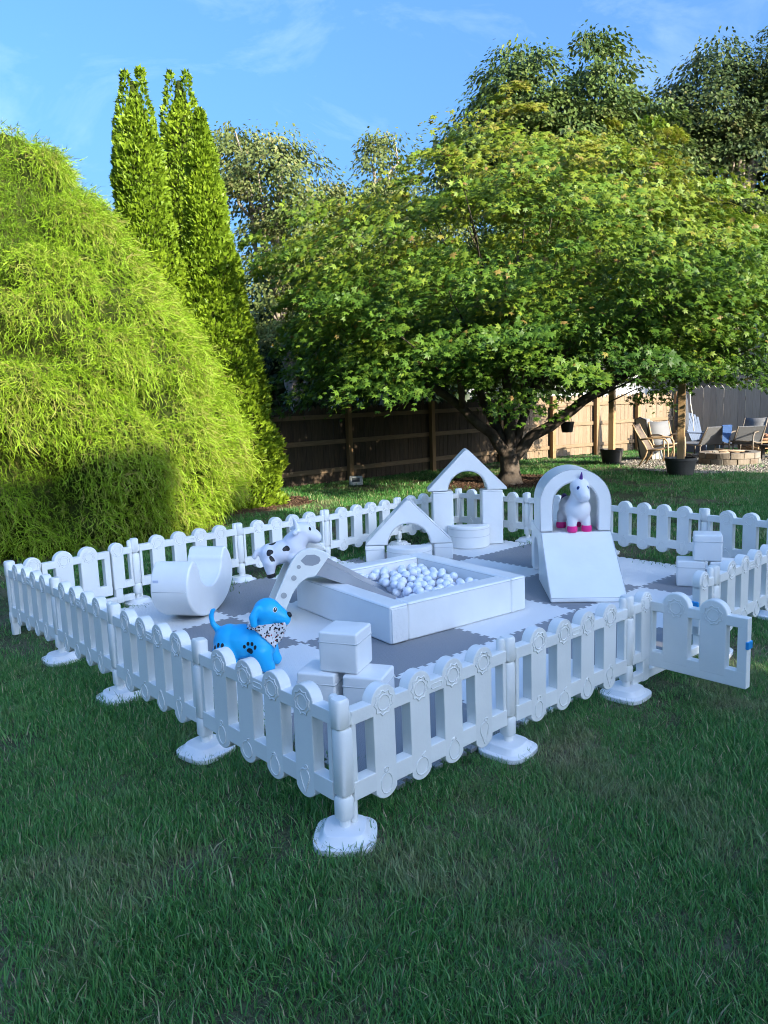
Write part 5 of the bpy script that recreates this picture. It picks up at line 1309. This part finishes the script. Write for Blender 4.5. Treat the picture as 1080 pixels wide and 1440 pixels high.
# two grey loungers with raised backs
def lounger(label, x, y, rz, towel=False):
    t = empty('sun_lounger', (x, y, .02), rz); tag(t, label, 'lounger', 'grey sun loungers')
    for s in (-.3, .3):
        put('side_rail', MB().tube([(-.55, s, .30), (.75, s, .30)], .02, 8).mesh('side_rail', BRONZE, True), parent=t)
        put('back_rail', MB().tube([(-.45, s, .31), (-.80, s, .74)], .018, 8).mesh('back_rail', BRONZE, True), parent=t)
        for xx in (-.5, .7): put('leg', MB().tube([(xx, s, .30), (xx + (.04 if xx > 0 else -.04), s, 0)], .018, 8).mesh('leg', BRONZE, True), parent=t)
    put('sling', MB().box(-.46, .74, -.28, .28, .305, .318).mesh('sling', GREYS), parent=t)
    bk = MB().add([(-.46, -.28, .325), (-.46, .28, .325), (-.80, .28, .745), (-.80, -.28, .745), (-.475, -.28, .315), (-.475, .28, .315), (-.815, .28, .735), (-.815, -.28, .735)], [(0, 1, 2, 3), (7, 6, 5, 4), (3, 2, 6, 7), (0, 4, 5, 1), (0, 3, 7, 4), (1, 5, 6, 2)])
    put('back_sling', bk.mesh('back_sling', GREYS), parent=t)
    return t
lx, ly = V(7.75, 18.2); lounger('grey sling lounger with a blue towel over its raised back', lx, ly, math.atan2(FH[1], FH[0]) + R(8))
tx = empty('blue_towel', (lx, ly, .02), math.atan2(FH[1], FH[0]) + R(8)); tag(tx, 'dark blue towel hung over the raised back of a lounger', 'towel')
put('cloth', MB().add([(-.83, -.30, .76), (-.83, -.06, .76), (-.80, -.08, .40), (-.80, -.28, .33), (-.79, -.30, .775), (-.79, -.06, .775), (-.60, -.08, .52), (-.60, -.28, .50)], [(0, 1, 2, 3), (0, 4, 5, 1), (4, 7, 6, 5)]).mesh('cloth', mat('blue_towel', (.03, .075, .20), .9, .5, 80), fix=False), parent=tx)
lx2, ly2 = V(8.55, 17.9); lounger('plain grey sling lounger with raised back in front of the blue-grey chair', lx2, ly2, math.atan2(FH[1], FH[0]) - R(6))
# adirondack chair
AD = mat('blue_grey_slat', (.07, .10, .16), .6, .2, 30)
ax_, ay_ = V(8.35, 19.4)
ad = empty('adirondack_chair', (ax_, ay_, .02), math.atan2(-FH[1], -FH[0]) + R(25)); tag(ad, 'blue-grey slatted garden chair with fanned back by the wooden fence', 'garden chair')
for k in range(7):
    u = (k - 3) / 3; h = .78 - .12 * abs(u) ** 2
    M = Matrix.Translation((-.20, u * .17, .30)) @ Matrix.Rotation(R(-24), 4, 'Y') @ Matrix.Rotation(R(-9 * u), 4, 'X')
    put('back_slat', MB().box(-.010, .010, -.036, .036, 0, h, M).mesh('back_slat', AD), parent=ad)
for k in range(5): put('seat_slat', MB().box(-.18 + k * .105, -.09 + k * .105, -.26, .26, .27 + .025 * k, .29 + .025 * k).mesh('seat_slat', AD), parent=ad)
for s in (-.31, .31):
    put('arm', MB().box(-.30, .40, s - .06, s + .06, .50, .52).mesh('arm', AD), parent=ad)
    put('leg', MB().box(.28, .37, s - .012, s + .012, 0, .50).mesh('leg', AD), parent=ad); put('rear_leg', MB().box(-.32, .28, s * .86 - .012, s * .86 + .012, .0, .20).mesh('rear_leg', AD), parent=ad)
# closed umbrella
ub_x, ub_y = V(7.45, 18.6)
um_ = empty('closed_umbrella', (ub_x, ub_y, 0)); tag(um_, 'closed dark grey patio umbrella standing behind the loungers', 'umbrella')
put('pole', MB().lathe([(.022, 0), (.022, 2.2)], 10).mesh('pole', mat('umbrella_pole', (.6, .6, .6), .4), True, 40), parent=um_)
put('canopy', MB().lathe([(.05, .62), (.17, .66), (.19, .9), (.15, 1.4), (.09, 1.9), (.03, 2.15)], 16, sq=1.4).mesh('canopy', mat('umbrella_cloth', (.06, .068, .085), .85, .5, 20), True), parent=um_)
put('cord', MB().tube([(-.02, -.2, 1.65), (.02, -.21, 1.3), (.1, -.24, .95), (.12, -.26, .62)], .012, 6).mesh('cord', mat('white_cord', (.75, .74, .70), .7), True), parent=um_)
put('base', MB().lathe([(.26, .02), (.26, .06), (.10, .09), (.04, .16)], 20).mesh('base', BRONZE, True, 40), parent=um_)
# stone fire pit
STONES = [mat('pit_stone_' + n, c, .95, .9, 18, col2=c2, vscale=6, spec=.1) for n, c, c2 in (('tan', (.17, .14, .11), (.25, .21, .165)), ('grey', (.15, .135, .115), (.22, .20, .17)), ('brown', (.13, .10, .075), (.20, .165, .13)))]
fpx, fpy = 15.0, 5.15
fp = empty('fire_pit', (fpx, fpy, .012)); tag(fp, 'round fire pit built of two courses of tan stone blocks', 'fire pit')
sm_ = []
for m in STONES:
    ol = [(.62 * math.cos(R(a)), .62 * math.sin(R(a))) for a in (-12.2, -6, 0, 6, 12.2)] + [(.42 * math.cos(R(a)), .42 * math.sin(R(a))) for a in (12.0, 0, -12.0)]
    sm_.append(MB().slab(ol, 0, .122).mesh('stone', m))
for c in range(2):
    for k in range(14):
        put('stone', rr.choice(sm_), parent=fp, loc=(rr.uniform(-.008, .008), rr.uniform(-.008, .008), c * .126), rot=(0, 0, 2 * math.pi * (k + .5 * c) / 14), bevel=.010)
put('ash_bed', MB().lathe([(.42, .02), (.42, .10), (.2, .13), (.02, .14)], 20).mesh('ash_bed', mat('ash', (.12, .11, .10), .95, .9, 30)), parent=fp)
for k in range(6):
    a = rr.uniform(0, 3.1); l_ = .30
    o = put('half_burnt_stick', MB().tube([(-l_ * math.cos(a), -l_ * math.sin(a), .16 + .02 * k), (0, rr.uniform(-.05, .05), .19 + .015 * k), (l_ * math.cos(a), l_ * math.sin(a), .17 + .03 * k)], [.02, .024, .016], 7).mesh('half_burnt_stick', mat('stick', (.30, .22, .15), .9), True)); o.location = (fpx, fpy, .012)
    tag(o, 'dry stick lying in the stone fire pit', 'stick', 'sticks in the fire pit')
# pallets with firewood
PALW = mat('pallet_wood', (.36, .235, .13), .9, .5, 30, .3, 5, stretch=(1, 6, 6)); DEAD = mat('cut_wood', (.24, .13, .08), .9, .6, 30, .3, 8)
px_, py_ = V(9.72, 18.8); ph = math.atan2(RH[1], RH[0]) + R(6)
for lev in range(2):
    p = empty('wooden_pallet', (px_, py_, .02 + lev * .15), ph); tag(p, ('lower' if lev == 0 else 'upper') + ' pallet of the firewood stack by the grey fence', 'pallet', 'stacked pallets')
    for k in range(6): put('slat', MB().box(-.55, .55, -.45 + k * .165, -.35 + k * .165, .115, .135).mesh('slat', PALW), parent=p)
    for k in (-.5, 0, .46): put('bearer', MB().box(k - .02, k + .06, -.45, .46, .02, .113).mesh('bearer', PALW), parent=p)
    for k in range(3): put('bottom_slat', MB().box(-.55, .55, -.45 + k * .40, -.35 + k * .40, 0.0, .018).mesh('bottom_slat', PALW), parent=p)
for k in range(16):
    lx_ = rr.uniform(-.32, .36); ly_ = rr.uniform(-.25, .2); z = .02 + .30 + .04 + .05 * (k // 6)
    a = rr.uniform(-.5, .5) + ph; o = put('firewood_log', MB().tube([(-.16, 0, 0), (0, .01, .005), (.16, 0, 0)], [.032, .036, .03], 7).mesh('firewood_log', DEAD, True))
    q = Matrix.Rotation(ph, 3, 'Z') @ Vector((lx_, ly_, 0)); o.location = (px_ + q.x, py_ + q.y, z - .012); o.rotation_euler = (0, 0, a); tag(o, 'short reddish log on top of the firewood pallets', 'log', 'firewood on the pallets')
# low black table
bx_, by_ = V(9.15, 16.9)
bt = empty('low_table', (bx_, by_, .012), math.atan2(RH[1], RH[0]) + R(5)); tag(bt, 'low black slatted table beside the fire pit', 'table')
BT = mat('black_table', (.02, .02, .022), .5)
for k in range(5): put('slat', MB().box(-.48, .48, -.27 + k * .11, -.175 + k * .11, .30, .325).mesh('slat', BT), parent=bt)
for sx in (-.42, .42):
    for sy in (-.2, .2): put('leg', MB().box(sx - .03, sx + .03, sy - .03, sy + .03, 0, .262).mesh('leg', BT), parent=bt)
    put('apron', MB().box(sx - .02, sx + .02, -.26, .26, .264, .298).mesh('apron', BT), parent=bt)
# garden stake light lying by the shaded fence
gx, gy = 7.75, 9.25
gl = empty('garden_floodlight', (gx, gy, .01), math.atan2(-FH[1], -FH[0])); tag(gl, 'small pale grey floodlight on the ground before the shaded fence', 'garden light')
put('housing', puffy_box('housing', .06, .26, .19, .004, mat('pale_grey_case', (.42, .45, .46), .5), 3), parent=gl, rot=(0, R(-28), 0), bevel=.02, seg=3)
put('lens', MB().box(.030, .037, -.075, .075, .06, .145).mesh('lens', mat('lens_dark', (.05, .06, .07), .2)), parent=gl, rot=(0, R(-28), 0))
# fallen leaves on the near lawn
LEAFM = mat('fallen_leaf', (.30, .24, .12), .8)
fl_me = fast_mesh('fallen_leaf', OVAL[0], OVAL[1], LEAFM)
